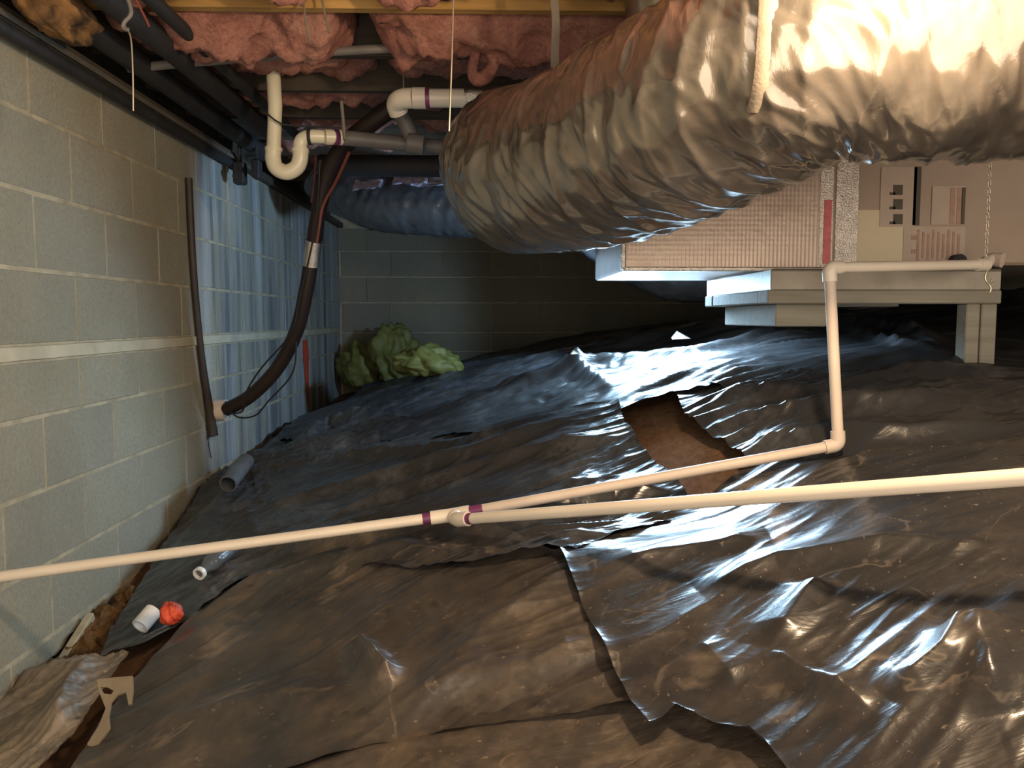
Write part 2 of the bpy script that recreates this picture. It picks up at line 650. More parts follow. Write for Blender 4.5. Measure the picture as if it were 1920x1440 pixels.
def lay_course(i, z0, z1, axis):
    if axis == 'Y':
        start = -.6 + (.2 if i % 2 else 0)
        a, end = start, 6.52
    else:
        start = -1.40 + (.2 if i % 2 else 0)
        a, end = start, 3.3
    while a < end - .05:
        b = min(a + .40, end)
        L = b - a - .005
        if axis == 'Y':
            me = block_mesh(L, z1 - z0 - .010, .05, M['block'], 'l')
            o = bpy.data.objects.new('block', me); C.objects.link(o); o.parent = wl
            o.location = (WX - .025 + rng.uniform(-.0012, .0012), (a + b) / 2, (z0 + z1) / 2)
        else:
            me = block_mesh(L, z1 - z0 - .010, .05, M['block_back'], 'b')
            o = bpy.data.objects.new('block', me); C.objects.link(o); o.parent = wb
            o.location = ((a + b) / 2, 6.525 + rng.uniform(-.0012, .0012), (z0 + z1) / 2)
            o.rotation_euler = (0, 0, math.pi / 2)
        a = b


for i in range(len(joint_z) - 1):
    if i == 6: continue
    lay_course(i, joint_z[i], joint_z[i + 1], 'Y')
# raised mortar band
mb = MB()
yy = np.linspace(-.6, 6.5, 90)
pr = []
for y in yy:
    j = .003 * float(noise(y * 6, 2.2)); k = .003 * float(noise(y * 6, 7.7))
    pr.append([(WX - .004, y, .889 + j), (WX + .006, y, .893 + j), (WX + .006, y, .927 + k), (WX - .004, y, .931 + k)])
v = [p for q in pr for p in q]
f = [(4 * i + a, 4 * i + a + 1, 4 * i + a + 5, 4 * i + a + 4) for i in range(len(yy) - 1) for a in range(3)]
f = [q[::-1] for q in f]
b_ = mesh_obj('mortar_band', np.array(v), f, M['band'], wl, False)
b_['label'] = 'pale raised mortar band along the wall'
wb = MB().box((1.0, 6.56, .72), (4.8, .10, 2.4)).build('wall_back', M['mortar'], None, False)
tagp(wb, 'dark concrete block wall at the back', None, None, 'structure')
for i in range(1, len(joint_z) - 1):
    lay_course(i, joint_z[i] if i != 7 else .89, joint_z[i + 1] if i != 6 else .89, 'X') if i != 6 else None

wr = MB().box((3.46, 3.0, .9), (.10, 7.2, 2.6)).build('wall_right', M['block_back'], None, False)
tagp(wr, 'unlit block wall far to the right', None, None, 'structure')

# orange spray paint mark on the far end of the wall
mb = MB()
rows = 14
v = []; f = []
for i in range(rows):
    t = i / (rows - 1)
    z = .865 - t * .45
    hw = (.085 * (1 - t) ** .8 + .012) * (1.0 if t > .1 else .75)
    yc = 5.28 + .05 * t
    v += [(WX + .0035, yc - hw, z + .01 * float(noise(i * .7, 1))), (WX + .0035, yc + hw, z)]
for i in range(rows - 1):
    f.append((2 * i, 2 * i + 2, 2 * i + 3, 2 * i + 1))
sp = mesh_obj('spray_paint_mark', np.array(v), f, M['orange'], wl, False)
sp['label'] = 'orange red spray paint wedge'

# ------------------------------------------------------------------ ceiling: subfloor, joists
JZ = 1.85
cl = MB().box((1.0, 3.1, JZ + .195), (4.9, 7.2, .02)).build('ceiling', M['old_wood'], None, False)
tagp(cl, 'dark subfloor above the joists', None, None, 'structure')
jy = [1.5 + .4 * k for k in range(13)]
jme = None
for k, y in enumerate(jy):
    mj = MB().box((0, 0, 0), (4.7, .038, .184), None, .003)
    if jme is None:
        jme = bpy.data.meshes.new('joist'); jme.from_pydata(mj.v, [], mj.f); jme.materials.append(M['joist'])
    o = bpy.data.objects.new('joist', jme); C.objects.link(o); o.parent = cl
    o.location = (1.05, y, JZ + .092)
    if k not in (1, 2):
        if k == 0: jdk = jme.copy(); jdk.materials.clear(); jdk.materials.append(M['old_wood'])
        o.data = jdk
t1 = MB().box((WX - .04, 3.0, 1.745), (.16, 7.2, .038), None, .003).box((WX - .08, 3.0, 1.9), (.04, 7.2, .26), None, .003).build('trim_1', M['old_wood'], None, False)
tagp(t1, 'dark wooden sill plate on top of the left wall', None, None, 'structure')

t2 = MB().box((-1.172, 2.5, 1.735), (.008, 3.2, .016), None, .002).build('trim_2', M['galv'], None, False)
tagp(t2, 'pale metal flashing strip between the wall top and the pipes', None, None, 'structure')

# pink batts between the joists
bk = 0
pos_words = ['first', 'second', 'third', 'fourth', 'fifth', 'sixth', 'seventh']
for k in range(0, 8):
    y0, y1 = jy[k] + .03, jy[k + 1] - .03
    for sgi, (x0, x1) in enumerate([(-1.12, -.42), (-.36, .42), (.48, 1.7)]):
        n, m = 56, 26
        gx = np.linspace(0, 1, n); gy = np.linspace(0, 1, m)
        U, V = np.meshgrid(gx, gy)
        X = x0 + (x1 - x0) * U; Y = y0 + (y1 - y0) * V
        edge = np.minimum(np.minimum(U, 1 - U) * (x1 - x0) * 9, np.minimum(V, 1 - V) * (y1 - y0) * 9)
        edge = np.clip(edge, 0, 1) ** .5
        nn = fbm(X * 5.5, Y * 7, 11 + k, 5)
        rg = (1 - np.abs(noise(X * 8, Y * 9, 30 + k)) * 2)
        low = {0: .0, 1: .0, 2: .045}.get(k, -.03)
        sag = .03 + low + .065 * nn + .03 * rg ** 2
        Z = JZ + .085 - edge * np.clip(sag + .05, .01, .21)
        X = X + .02 * noise(X * 20, Y * 20, 3); Y = Y + .015 * noise(X * 20, Y * 20, 4)
        v = np.stack([X.ravel(), Y.ravel(), Z.ravel()], 1)
        top = v.copy(); top[:, 2] = JZ + .17
        # cheap top: four corners
        c4 = np.array([[x0, y0, JZ + .17], [x1, y0, JZ + .17], [x1, y1, JZ + .17], [x0, y1, JZ + .17]])
        nv = len(v)
        allv = np.concatenate([v, c4])
        fs = gridfaces(n, m)[:, ::-1].tolist()
        fs.append((nv, nv + 1, nv + 2, nv + 3))
        fs.append(tuple(list(range(n)) + [nv + 1, nv]))
        fs.append(tuple(list(range((m - 1) * n, m * n))[::-1] + [nv + 3, nv + 2]))
        fs.append(tuple(list(range(0, m * n, n))[::-1] + [nv, nv + 3]))
        fs.append(tuple(list(range(n - 1, m * n, n)) + [nv + 2, nv + 1]))
        o = mesh_obj('insulation_batt', allv, fs, M['pink'])
        side = ['over the left block wall', 'over the white drain pipes', 'above the big flexible duct'][sgi]
        wrd = ['nearest', 'second', 'third', 'fourth', 'fifth', 'sixth', 'seventh', 'eighth'][k]
        tagp(o, 'pink insulation batt in %s joist bay, %s' % (wrd, side), 'insulation', 'pink batts between the joists')

# ------------------------------------------------------------------ plastic sheets
def resample(pts, n):
    pts = np.array(pts, float)
    d = np.concatenate([[0], np.cumsum(np.linalg.norm(np.diff(pts, axis=0), axis=1))])
    t = np.linspace(0, d[-1], n)
    return np.stack([np.interp(t, d, pts[:, 0]), np.interp(t, d, pts[:, 1])], 1)


def dist_poly(X, Y, pts):
    """distance to a polyline, signed side, and position 0..1 along it"""
    best = np.full(X.shape, 1e9); sg = np.zeros(X.shape); al = np.zeros(X.shape)
    n = len(pts) - 1
    for i in range(n):
        a = pts[i]; b = pts[i + 1]; d = b - a; L2 = (d ** 2).sum() + 1e-12
        t = np.clip(((X - a[0]) * d[0] + (Y - a[1]) * d[1]) / L2, 0, 1)
        dx = X - a[0] - t * d[0]; dy = Y - a[1] - t * d[1]
        dd = np.hypot(dx, dy)
        c = d[0] * dy - d[1] * dx
        u = dd < best
        best = np.where(u, dd, best); sg = np.where(u, np.sign(c), sg); al = np.where(u, (i + t) / n, al)
    return best, sg, al


def ridge(X, Y, pts, h, wn, wf):
    """a fold: steep on one side, gentle on the other, dying out at its ends"""
    d, s, a = dist_poly(X, Y, pts)
    wd = np.where(s > 0, wf, wn)
    return h * np.exp(-(d / wd) ** 1.4) * np.clip(np.sin(np.pi * np.clip(a, .02, .98)) * 1.6, 0, 1)


def wrinkle(X, Y, ang, f, amp, seed):
    ca, sa = math.cos(ang), math.sin(ang)
    wx = X + .10 * noise(X * 2.1, Y * 2.1, seed + 40); wy = Y + .10 * noise(X * 2.1, Y * 2.1, seed + 41)
    u = wx * ca + wy * sa; v = -wx * sa + wy * ca
    z = 0
    for k, (ff_, aa, an) in enumerate([(1.0, 1.0, .16), (2.2, .80, .16), (4.7, .46, .20), (9.5, .17, .24)]):
        r = 1 - np.abs(noise(u * f * ff_ * an, v * f * ff_, seed + k * 3)) * 2.2
        z = z + aa * np.sign(r) * np.abs(r) ** 1.35
    big = fbm(X * 1.3, Y * 1.3, seed + 70, 3)
    act = np.clip(.75 + .9 * noise(X * 1.7, Y * 1.7, seed + 90), .25, 1.6)
    return amp * z * act + amp * 1.2 * big


def sheet(name, bot, right, top, left, n, m, off, mt, label, ang, f, amp, seed, folds=(), curl=0.0, fine=0.0, crumple=()):
    """four outline polylines in ground coordinates -> Coons patch, then folds and wrinkles"""
    b = resample(bot, n); t = resample(top, n); l = resample(left, m); r = resample(right, m)
    U = np.linspace(0, 1, n)[None, :, None]; V = np.linspace(0, 1, m)[:, None, None]
    XY = (1 - V) * b[None] + V * t[None] + (1 - U) * l[:, None] + U * r[:, None] \
        - ((1 - U) * (1 - V) * b[0] + U * (1 - V) * b[-1] + (1 - U) * V * t[0] + U * V * t[-1])
    X = XY[..., 0]; Y = XY[..., 1]
    X = np.maximum(X, WX + .012)
    Z = H(X, Y) + off
    wv = wrinkle(X, Y, ang, f, amp, seed)
    Z = Z + wv + amp * .9
    if fine:
        Z = Z + fine * (1 - 2 * np.abs(noise(X * 26, Y * 30, seed + 7))) + fine * .5 * (1 - 2 * np.abs(noise(X * 55, Y * 48, seed + 8)))
    for (pl, h, wn, wf) in folds:
        Z = Z + ridge(X, Y, [G(*q) for q in pl], h, wn, wf)
    for (cpx, rad, am) in crumple:
        g = G(*cpx)
        ww = np.exp(-(((X - g[0]) ** 2 + (Y - g[1]) ** 2) / rad ** 2))
        cr = (1 - 2.2 * np.abs(noise(X * 5 + Y * 3 + .5 * noise(Y * 6, X * 6, 2), Y * 11 - X * 4, seed + 31))) + .5 * (1 - 2.2 * np.abs(noise(X * 15 - Y * 8, Y * 17 + X * 9, seed + 32)))
        Z = Z + am * ww * (cr + .3)
    if curl:
        e = np.minimum(np.minimum(U[..., 0], 1 - U[..., 0]) * n, np.minimum(V[..., 0], 1 - V[..., 0]) * m)
        Z = Z + curl * np.exp(-e / 4.0) * (noise(X * 9, Y * 9, seed + 3) + .4)
    Z = np.maximum(Z, H(X, Y) + .003)
    Z = press(X, Y, Z)
    v = np.stack([X.ravel(), Y.ravel(), Z.ravel()], 1)
    o = mesh_obj(name, v, gridfaces(n, m).tolist(), mt)
    return tagp(o, label, 'plastic sheet')


def GP(*pts):
    return [G(*p) for p in pts]


M['pl_back'] = plastic_mat('polythene_back', .5, 1, (.33, .335, .345), .28, .25, .36)
M['pl_left'] = plastic_mat('polythene_left', .5, 2, (.36, .365, .37), .22, .22, .36)
M['pl_right'] = plastic_mat('polythene_right', .5, 3, (.30, .29, .285), .24, .22, .36)
M['pl_front_left'] = plastic_mat('polythene_front_left', .85, 4, (.165, .125, .086), .27, .16)
M['pl_front_right'] = plastic_mat('polythene_front_right', .62, 5, (.165, .13, .095), .23, .16)
M['pl_under'] = plastic_mat('polythene_under', .9, 6, (.165, .12, .078), .3)
M['pl_dusty'] = plastic_mat('polythene_dusty', 1.25, 7, (.26, .21, .15), .5)

# far sheet, right up to the back wall
sheet('plastic_sheet',
      GP((520, 850), (700, 850), (1000, 830), (1160, 800), (1270, 775), (1450, 765), (1800, 770)) + [np.array([2.6, 2.2])],
      [np.array([2.6, 2.2]), np.array([3.1, 4.0]), np.array([3.1, 6.47])],
      [np.array([-.95, 6.3]), np.array([.5, 6.47]), np.array([3.1, 6.47])],
      GP((520, 850), (560, 800), (630, 775)) + [np.array([-.95, 6.3])],
      340, 300, .002, M['pl_back'], 'black plastic sheet covering the rising ground at the back', .18, 3.8, .025, 21,
      folds=[([(650, 760), (900, 720), (1100, 680), (1400, 640)], .03, .05, .12),
             ([(860, 760), (1000, 745), (1120, 715), (1300, 690), (1500, 650)], .035, .03, .08),
             ([(1040, 715), (1090, 735), (1150, 760)], .025, .025, .04),
             ([(1020, 740), (1070, 720), (1130, 745)], .03, .02, .03),
             ([(1400, 640), (1500, 628), (1600, 630), (1700, 655), (1790, 690)], .05, .03, .07),
             ([(1450, 665), (1560, 640), (1650, 665), (1780, 700)], .03, .02, .05)], fine=.0006,
      crumple=[((1080, 740), .25, .022), ((700, 790), .4, .018)])
# left and middle sheet
sheet('plastic_sheet',
      GP((185, 1265), (330, 1215), (450, 1120), (700, 1110), (900, 1100), (1080, 1090), (1200, 1040), (1312, 994)),
      GP((1312, 994), (1262, 935), (1228, 900), (1200, 872), (1168, 815), (1157, 784)),
      GP((565, 800), (700, 815), (850, 815), (1060, 795), (1157, 784)),
      GP((185, 1265), (210, 1215), (290, 1080), (340, 1000), (430, 905), (500, 850), (565, 800)),
      420, 300, .012, M['pl_left'], 'black plastic sheet between the block wall and the bare soil patch', .22, 4.0, .018, 33,
      folds=[([(480, 980), (700, 930), (900, 880), (1160, 795)], .045, .03, .10),
             ([(600, 1000), (800, 940), (1000, 880), (1190, 850)], .035, .025, .07),
             ([(540, 900), (700, 880), (900, 850), (1100, 790)], .03, .025, .08),
             ([(850, 1040), (1000, 1010), (1150, 965), (1290, 960)], .03, .02, .06),
             ([(300, 1100), (400, 990), (470, 900), (560, 800)], .03, .05, .05),
             ([(560, 860), (620, 820), (700, 810)], .05, .04, .06)], curl=.012, fine=.0005,
      crumple=[((640, 830), .40, .020), ((500, 900), .30, .018), ((400, 1010), .25, .014), ((250, 1200), .2, .010)])
# right middle sheet
sheet('plastic_sheet',
      GP((1400, 905), (1500, 900), (1650, 915), (1850, 925), (1919, 930)) + [np.array([1.9, 1.5])],
      [np.array([1.9, 1.5]), np.array([2.0, 1.8]), np.array([2.1, 2.2])],
      GP((1262, 762), (1350, 748), (1480, 735), (1650, 735), (1800, 730)) + [np.array([2.1, 2.2])],
      GP((1400, 905), (1385, 880), (1360, 858), (1320, 838), (1290, 825), (1275, 795), (1262, 762)),
      320, 160, .016, M['pl_right'], 'black plastic sheet right of the bare soil patch under the elbow pipe', .12, 4.8, .017, 47,
      folds=[([(1290, 800), (1450, 775), (1650, 750), (1850, 740)], .03, .02, .05),
             ([(1310, 835), (1450, 815), (1650, 800), (1850, 790)], .035, .02, .06),
             ([(1390, 870), (1550, 862), (1700, 850), (1900, 840)], .03, .02, .05)], curl=.010, fine=.0005, crumple=[((1640, 760), .2, .01)])
# sheet underneath at the front
sheet('plastic_sheet',
      [np.array([-1.0, .9]), np.array([-.3, .75]), np.array([.75, .5])],
      [np.array([.75, .5]), np.array([.45, 1.3])],
      GP((250, 1380), (700, 1330), (1150, 1280)) + [np.array([.45, 1.3])],
      [np.array([-1.0, .9])] + GP((250, 1380)),
      200, 110, .004, M['pl_under'], 'soil-stained plastic sheet peeking out at the bottom edge of the frame', .1, 3.0, .010, 55, fine=.002)
# front left sheet
sheet('plastic_sheet',
      GP((100, 1540), (420, 1530), (700, 1440), (930, 1402), (1190, 1368), (1300, 1350)),
      GP((1300, 1350), (1190, 1200), (1110, 1080)),
      GP((440, 1110), (560, 1045), (700, 1052), (860, 1030), (1040, 1074), (1110, 1080)),
      GP((100, 1540), (235, 1330), (310, 1250), (380, 1170), (440, 1110)),
      400, 280, .018, M['pl_front_left'], 'brown-stained plastic sheet in the left foreground with a tucked upper edge', .35, 3.0, .013, 61,
      folds=[([(480, 1060), (640, 1050), (860, 1028), (1040, 1070)], .05, .05, .06),
             ([(320, 1230), (480, 1130), (600, 1110), (740, 1075), (860, 1070)], .035, .05, .05),
             ([(660, 1250), (700, 1300), (740, 1345)], .05, .022, .03),
             ([(800, 1350), (900, 1240), (1000, 1160), (1100, 1090)], .025, .04, .06),
             ([(700, 1400), (850, 1330), (1000, 1290), (1170, 1220)], .03, .03, .05),
             ([(250, 1420), (450, 1380), (650, 1330)], .03, .05, .06)], curl=.015)
# front right sheet, on top
sheet('plastic_sheet',
      GP((1216, 1422), (1240, 1415), (1266, 1384), (1290, 1395), (1400, 1432)) + [np.array([.5, .62]), np.array([1.3, .5])],
      [np.array([1.3, .5]), np.array([1.6, 1.2]), np.array([1.75, 1.75])],
      GP((1043, 1073), (1130, 1035), (1310, 990), (1385, 930), (1450, 905), (1650, 885), (1850, 880)) + [np.array([1.75, 1.75])],
      GP((1216, 1422), (1180, 1375), (1140, 1300), (1110, 1235), (1085, 1170), (1060, 1110), (1043, 1073)),
      420, 300, .034, M['pl_front_right'], 'dusty black plastic sheet in the right foreground lapped over its neighbour', .3, 2.8, .012, 77,
      folds=[([(1440, 1290), (1500, 1210), (1540, 1150)], .025, .03, .05),
             ([(1440, 1290), (1520, 1340), (1640, 1420)], .02, .02, .03),
             ([(1820, 1240), (1835, 1320), (1870, 1430)], .03, .03, .06),
             ([(1300, 1180), (1450, 1120), (1650, 1090), (1900, 1090)], .025, .03, .06),
             ([(1660, 1400), (1760, 1330), (1810, 1240)], .03, .02, .04),
             ([(1100, 1130), (1300, 1090), (1450, 1060)], .02, .03, .06),
             ([(1310, 1270), (1380, 1350)], .015, .02, .04)], curl=.012)
# crumpled grey sheet at the bottom left corner
sheet('plastic_sheet',
      [np.array([-1.2, 1.35]), np.array([-.95, 1.35])] + GP((140, 1438)),
      GP((140, 1438), (195, 1350), (245, 1276)),
      GP((2, 1285), (60, 1280), (150, 1285), (245, 1276)),
      [np.array([-1.2, 1.35])] + GP((2, 1285)),
      170, 110, .035, M['pl_dusty'], 'crumpled dusty grey plastic in the bottom left corner', .9, 6.5, .017, 83,
      folds=[([(100, 1440), (130, 1360), (180, 1290)], .05, .03, .04), ([(20, 1340), (100, 1310), (200, 1300)], .03, .03, .04)], curl=.02, fine=.004)

# ------------------------------------------------------------------ ducts
def flex(name, path, r, n, res, mt, parent, seed, amp=.10, freq=26):
    pts, rs = spline([Vector(p) for p in path], [r] * len(path), res)
    fr = frames(pts)
    L = np.concatenate([[0], np.cumsum([(pts[i + 1] - pts[i]).length for i in range(len(pts) - 1)])])
    m = len(pts)
    th = np.linspace(0, 2 * np.pi, n, endpoint=False)
    LL, TT = np.meshgrid(L, th, indexing='ij')
    cx, sx = np.cos(TT), np.sin(TT)
    a1 = 1 - 2.4 * np.abs(noise(LL * freq * .60 + cx * .55, sx * .8 + cx * .5 + LL * 1.5, seed)) ** .8
    a2 = 1 - 2 * np.abs(noise(LL * freq * 1.2 + sx * 1.2, cx * 1.9 + sx, seed + 3))
    a3 = noise(LL * freq * .2 + cx, sx * 1.3, seed + 5)
    a4 = noise(LL * 40 + cx * 3, sx * 6, seed + 9)
    wl_ = LL + .05 * noise(LL * 6, cx * 2 + sx, seed + 20)
    a5 = 1 - 2.2 * np.abs(noise(wl_ * freq * .9 + sx * 2.2, cx * 2.6 - wl_ * 5, seed + 14))
    a6 = 1 - 2.2 * np.abs(noise(wl_ * freq * 1.9 - cx * 2.5, sx * 4.0 + wl_ * 9, seed + 17))
    R = r * (1 + amp * (.42 * a1 + .16 * a2 + .7 * a3 + .05 * a4 + .26 * np.clip(a5, -.6, 1) + .13 * np.clip(a6, -.6, 1)))
    v = np.zeros((m, n, 3))
    for i, p in enumerate(pts):
        t, a, b = fr[i]
        v[i] = np.array(p)[None] + (np.cos(th)[:, None] * np.array(a)[None] + np.sin(th)[:, None] * np.array(b)[None]) * R[i][:, None]
    idx = np.arange(m * n).reshape(m, n)
    q = np.stack([idx[:-1], np.roll(idx[:-1], -1, 1), np.roll(idx[1:], -1, 1), idx[1:]], -1).reshape(-1, 4)
    fs = q.tolist() + [tuple(idx[0][::-1]), tuple(idx[-1])]
    return mesh_obj(name, v.reshape(-1, 3), fs, mt, parent), pts, fr


dpath = [P(2350, 70, 1.50), P(2000, 62, 1.50), P(1750, 68, 1.52), P(1560, 85, 1.56), P(1400, 150, 1.66), P(1240, 235, 1.84),
         P(1100, 295, 2.05), P(1000, 318, 2.26), P(970, 312, 2.45), P(985, 306, 2.60)]
dt = thing('flexible_duct', 'big grey plastic-wrapped flexible duct sweeping down from the upper right', 'duct', P(1240, 235, 1.84))
jk, dpts, dfr = flex('jacket', dpath, .215, 200, 46, M['duct'], dt, 12, .10, 20)


def ring_strap(name, i, wd, rr, mt, parent, up_to=None):
    p = dpts[i]; t, a, b = dfr[i]
    v = []; f = []
    n = 48
    for k in range(n):
        th = 2 * math.pi * k / n
        d = a * math.cos(th) + b * math.sin(th)
        q = p + d * rr
        v += [q - t * wd / 2, q + t * wd / 2]
    for k in range(n):
        k2 = (k + 1) % n
        f.append((2 * k, 2 * k + 1, 2 * k2 + 1, 2 * k2))
    return v, f


# hanger strap round the duct, carried up to the joists on both sides
def near_index(px):
    best = None
    for i, p in enumerate(dpts):
        d = RCAM.transposed() @ (p - CAM)
        x = 960 + F * d.x / -d.z
        if best is None or abs(x - px) < best[0]: best = (abs(x - px), i)
    return best[1]


from mathutils.bvhtree import BVHTree
_bvh = BVHTree.FromPolygons([Vector(v.co) + dt.location for v in jk.data.vertices], [tuple(p.vertices) for p in jk.data.polygons])


def sling(X, wd, label):
    """strap from the joists over the front of the duct and under its belly"""
    prof = []
    for z in np.arange(JZ - .002, P(1424, 222, 1.5).z, -.012):
        hit = _bvh.ray_cast(Vector((X, -1, z)), Vector((0, 1, 0)))[0]
        hit2 = _bvh.ray_cast(Vector((X, -1, z)), Vector((0, 1, 0)))[0]
        prof.append((z, hit.y - .004 if hit else None))
    ys = [(z, y) for z, y in prof if y is not None]
    # taut from the joist to the frontmost point, then hugging
    kf = min(range(len(ys)), key=lambda i: ys[i][1])
    line = [(JZ - .002, ys[kf][1])] + ys[kf:]
    line.append((line[-1][0] - .012, line[-1][1] + .012))
    v = []; f = []
    for (z, y) in line:
        v += [(X - wd / 2, y, z), (X + wd / 2, y, z), (X + wd / 2, y + .002, z + .001), (X - wd / 2, y + .002, z + .001)]
    for k in range(len(line) - 1):
        for q in range(4):
            f.append((4 * k + q, 4 * k + (q + 1) % 4, 4 * k + 4 + (q + 1) % 4, 4 * k + 4 + q))
    o = mesh_obj('hanger_strap', np.array(v), f, M['strap'])
    return tagp(o, label, 'strap')


sling(P(1424, 100, 1.45).x, .040, 'broad pale strap slung under the duct near its upper bend')

# thin white hanging strap and hanger wire left of it
def ribbon(name, a, b, wd, label, mt, tw=0.25):
    a, b = Vector(a), Vector(b)
    n = 20; v = []; f = []
    for i in range(n + 1):
        t = i / n
        p = a.lerp(b, t) + Vector((.004 * math.sin(t * 5), 0, 0))
        an = tw * math.sin(t * 3.2)
        d = Vector((math.cos(an), math.sin(an), 0)) * wd / 2
        nrm = Vector((-d.y, d.x, 0)).normalized() * .001
        v += [p - d - nrm, p + d - nrm, p + d + nrm, p - d + nrm]
    for i in range(n):
        for k in range(4):
            k2 = (k + 1) % 4
            f.append((4 * i + k, 4 * i + k2, 4 * i + 4 + k2, 4 * i + 4 + k))
    f += [(3, 2, 1, 0), (4 * n, 4 * n + 1, 4 * n + 2, 4 * n + 3)]
    o = mesh_obj(name, v, f, mt, None, False)
    return tagp(o, label, 'strap')


ribbon('hanger_strap', P(1036, -20, 2.02), P(1044, 135, 2.02), .020, 'narrow whitish strap hanging from joist to the duct top', M['strap'])


def wire(name, pts, r, label, mt, cat='wire', res=8):
    o = MB().tube(pts, r, 8, True, res).build(name, mt)
    return tagp(o, label, cat)


wire('hanger_wire', [P(851, -40, 2.12), P(848, 80, 2.12), P(845, 170, 2.12), P(842, 246, 2.12)], .0022, 'thin bright steel wire hanging straight down to the duct end', M['steel_wire'])

# branch rising behind the duct at the top of the frame
bt = thing('duct_riser', 'smooth grey duct riser going up behind the big duct', 'duct', P(1260, 60, 2.3))
flex('jacket', [P(1275, 210, 2.28), P(1265, 90, 2.26), P(1245, -20, 2.24), P(1240, -60, 2.24)], .11, 64, 20, M['duct'], bt, 52, .03, 10)

# rear duct
rt = thing('rear_duct', 'dark shiny flexible duct crossing behind, ending near the block wall', 'duct', P(800, 390, 4.15))
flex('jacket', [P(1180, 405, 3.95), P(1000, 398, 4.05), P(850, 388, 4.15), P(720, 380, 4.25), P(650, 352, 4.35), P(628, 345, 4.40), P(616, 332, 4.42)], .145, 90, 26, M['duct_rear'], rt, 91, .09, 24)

ud = thing('belly_duct', 'grey plastic duct bulging below the foil plenum box', 'duct', P(1310, 510, 3.62))
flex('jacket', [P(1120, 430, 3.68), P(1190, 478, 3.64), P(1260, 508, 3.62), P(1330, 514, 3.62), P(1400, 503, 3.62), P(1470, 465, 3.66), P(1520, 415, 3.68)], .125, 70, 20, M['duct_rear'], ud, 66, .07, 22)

# pale scraps on top of the rear duct
for (px, py, s, a, lab) in [(770, 336, .085, .2, 'pale lilac plastic scrap lying on the rear duct, middle one'),
                            (806, 340, .09, -.1, 'pale lilac plastic scrap beside the big duct end'),
                            (690, 345, .07, .4, 'pale plastic scrap on the rear duct by the foam tube')]:
    c = P(px, py, 4.02)
    n = 14
    U, V = np.meshgrid(np.linspace(-1, 1, n), np.linspace(-1, 1, n))
    X = c.x + s * U; Y = c.y + .05 * V; Z = c.z + .028 * V + .02 * noise(U * 2.2, V * 2.2, int(px)) + a * s * U * .3
    top_ = np.stack([X.ravel(), Y.ravel(), Z.ravel()], 1); bot_ = top_ - np.array([0, -.002, .003])
    g = gridfaces(n, n)
    o = mesh_obj('plastic_scrap', np.concatenate([top_, bot_]), g.tolist() + (g[:, ::-1] + n * n).tolist(), M['pale_film'])
    tagp(o, lab, 'scrap', 'plastic scraps on the rear duct')

# ------------------------------------------------------------------ air handler
UY = 2.30
xl = P(1170, 505, UY); 
ux0 = xl.x; ux1 = P(1590, 505, UY).x; uz0 = P(1300, 506, UY).z
uz1 = uz0 + .53
ah = thing('air_handler', 'tan horizontal air handler with foil-wrapped plenum behind the big duct', 'air handler', (1.4, UY + .3, uz0))
mb = MB().box(((ux0 + ux1) / 2, UY + .32, (uz0 + uz1) / 2), (ux1 - ux0, .64, uz1 - uz0), None, .006)
mb.build('plenum', M['foil'], ah, False)['label'] = 'ribbed foil-faced plenum box'
ux2 = ux1 + .013
cx1 = 2.55
cab = MB().box(((ux2 + cx1) / 2, UY + .33, (uz0 + uz1) / 2 + .008), (cx1 - ux2, .64, uz1 - uz0 - .016), None, .008).build('cabinet', M['cabinet'], ah, False)
# foil tape at the joint between plenum and cabinet, seam tapes on the plenum edge
x_t0 = P(1535, 400, UY).x; x_t1 = P(1607, 400, UY).x
tp = MB()
n = 40; m = 8
U, V = np.meshgrid(np.linspace(0, 1, m), np.linspace(0, 1, n))
tx = P(1566, 400, UY).x + U * (x_t1 - P(1566, 400, UY).x); tz = uz0 + V * (uz1 - uz0 - .01)
ty = UY - .004 - .006 * np.abs(noise(U * 2.5, V * 9, 6))
tv = np.stack([tx.ravel(), ty.ravel(), tz.ravel()], 1)
tb = tv + np.array([0, .008, 0])
g = gridfaces(m, n)
mesh_obj('foil_tape', np.concatenate([tv, tb]), g.tolist() + (g[:, ::-1] + m * n).tolist(), M['foil_tape'], ah)
MB().box(((x_t0 + P(1562, 400, UY).x) / 2, UY - .0015, (P(1550, 500, UY).z + uz1) / 2), (.036, .003, uz1 - P(1550, 500, UY).z - .01)).build('tape_strip', M['foil_tape'], ah, False)
MB().box((P(1550, 440, UY).x, UY - .0035, (P(1550, 495, UY).z + P(1550, 375, UY).z) / 2), (.022, .002, P(1550, 375, UY).z - P(1550, 495, UY).z)).build('red_lettering', M['red_print'], ah, False)['label'] = 'faded red print on the tape'
MB().beam((ux0 - .004, UY - .004, uz0 + .002), (ux1, UY - .004, uz0 + .002), .008, .012).build('edge_tape', M['foil_tape'], ah, False)
MB().beam((ux0 - .003, UY - .004, uz0), (ux0 - .003, UY - .004, uz1), .012, .008, (0, 1, 0)).build('edge_tape', M['foil_tape'], ah, False)


def plate(name, x0, y0, x1, y1, mt, parent, lift, th=.0015):
    a = P(x0, y0, UY); b = P(x1, y1, UY)
    return MB().box(((a.x + b.x) / 2, UY + .010 - lift, (a.z + b.z) / 2), (abs(b.x - a.x), th, abs(a.z - b.z))).build(name, mt, parent, False)


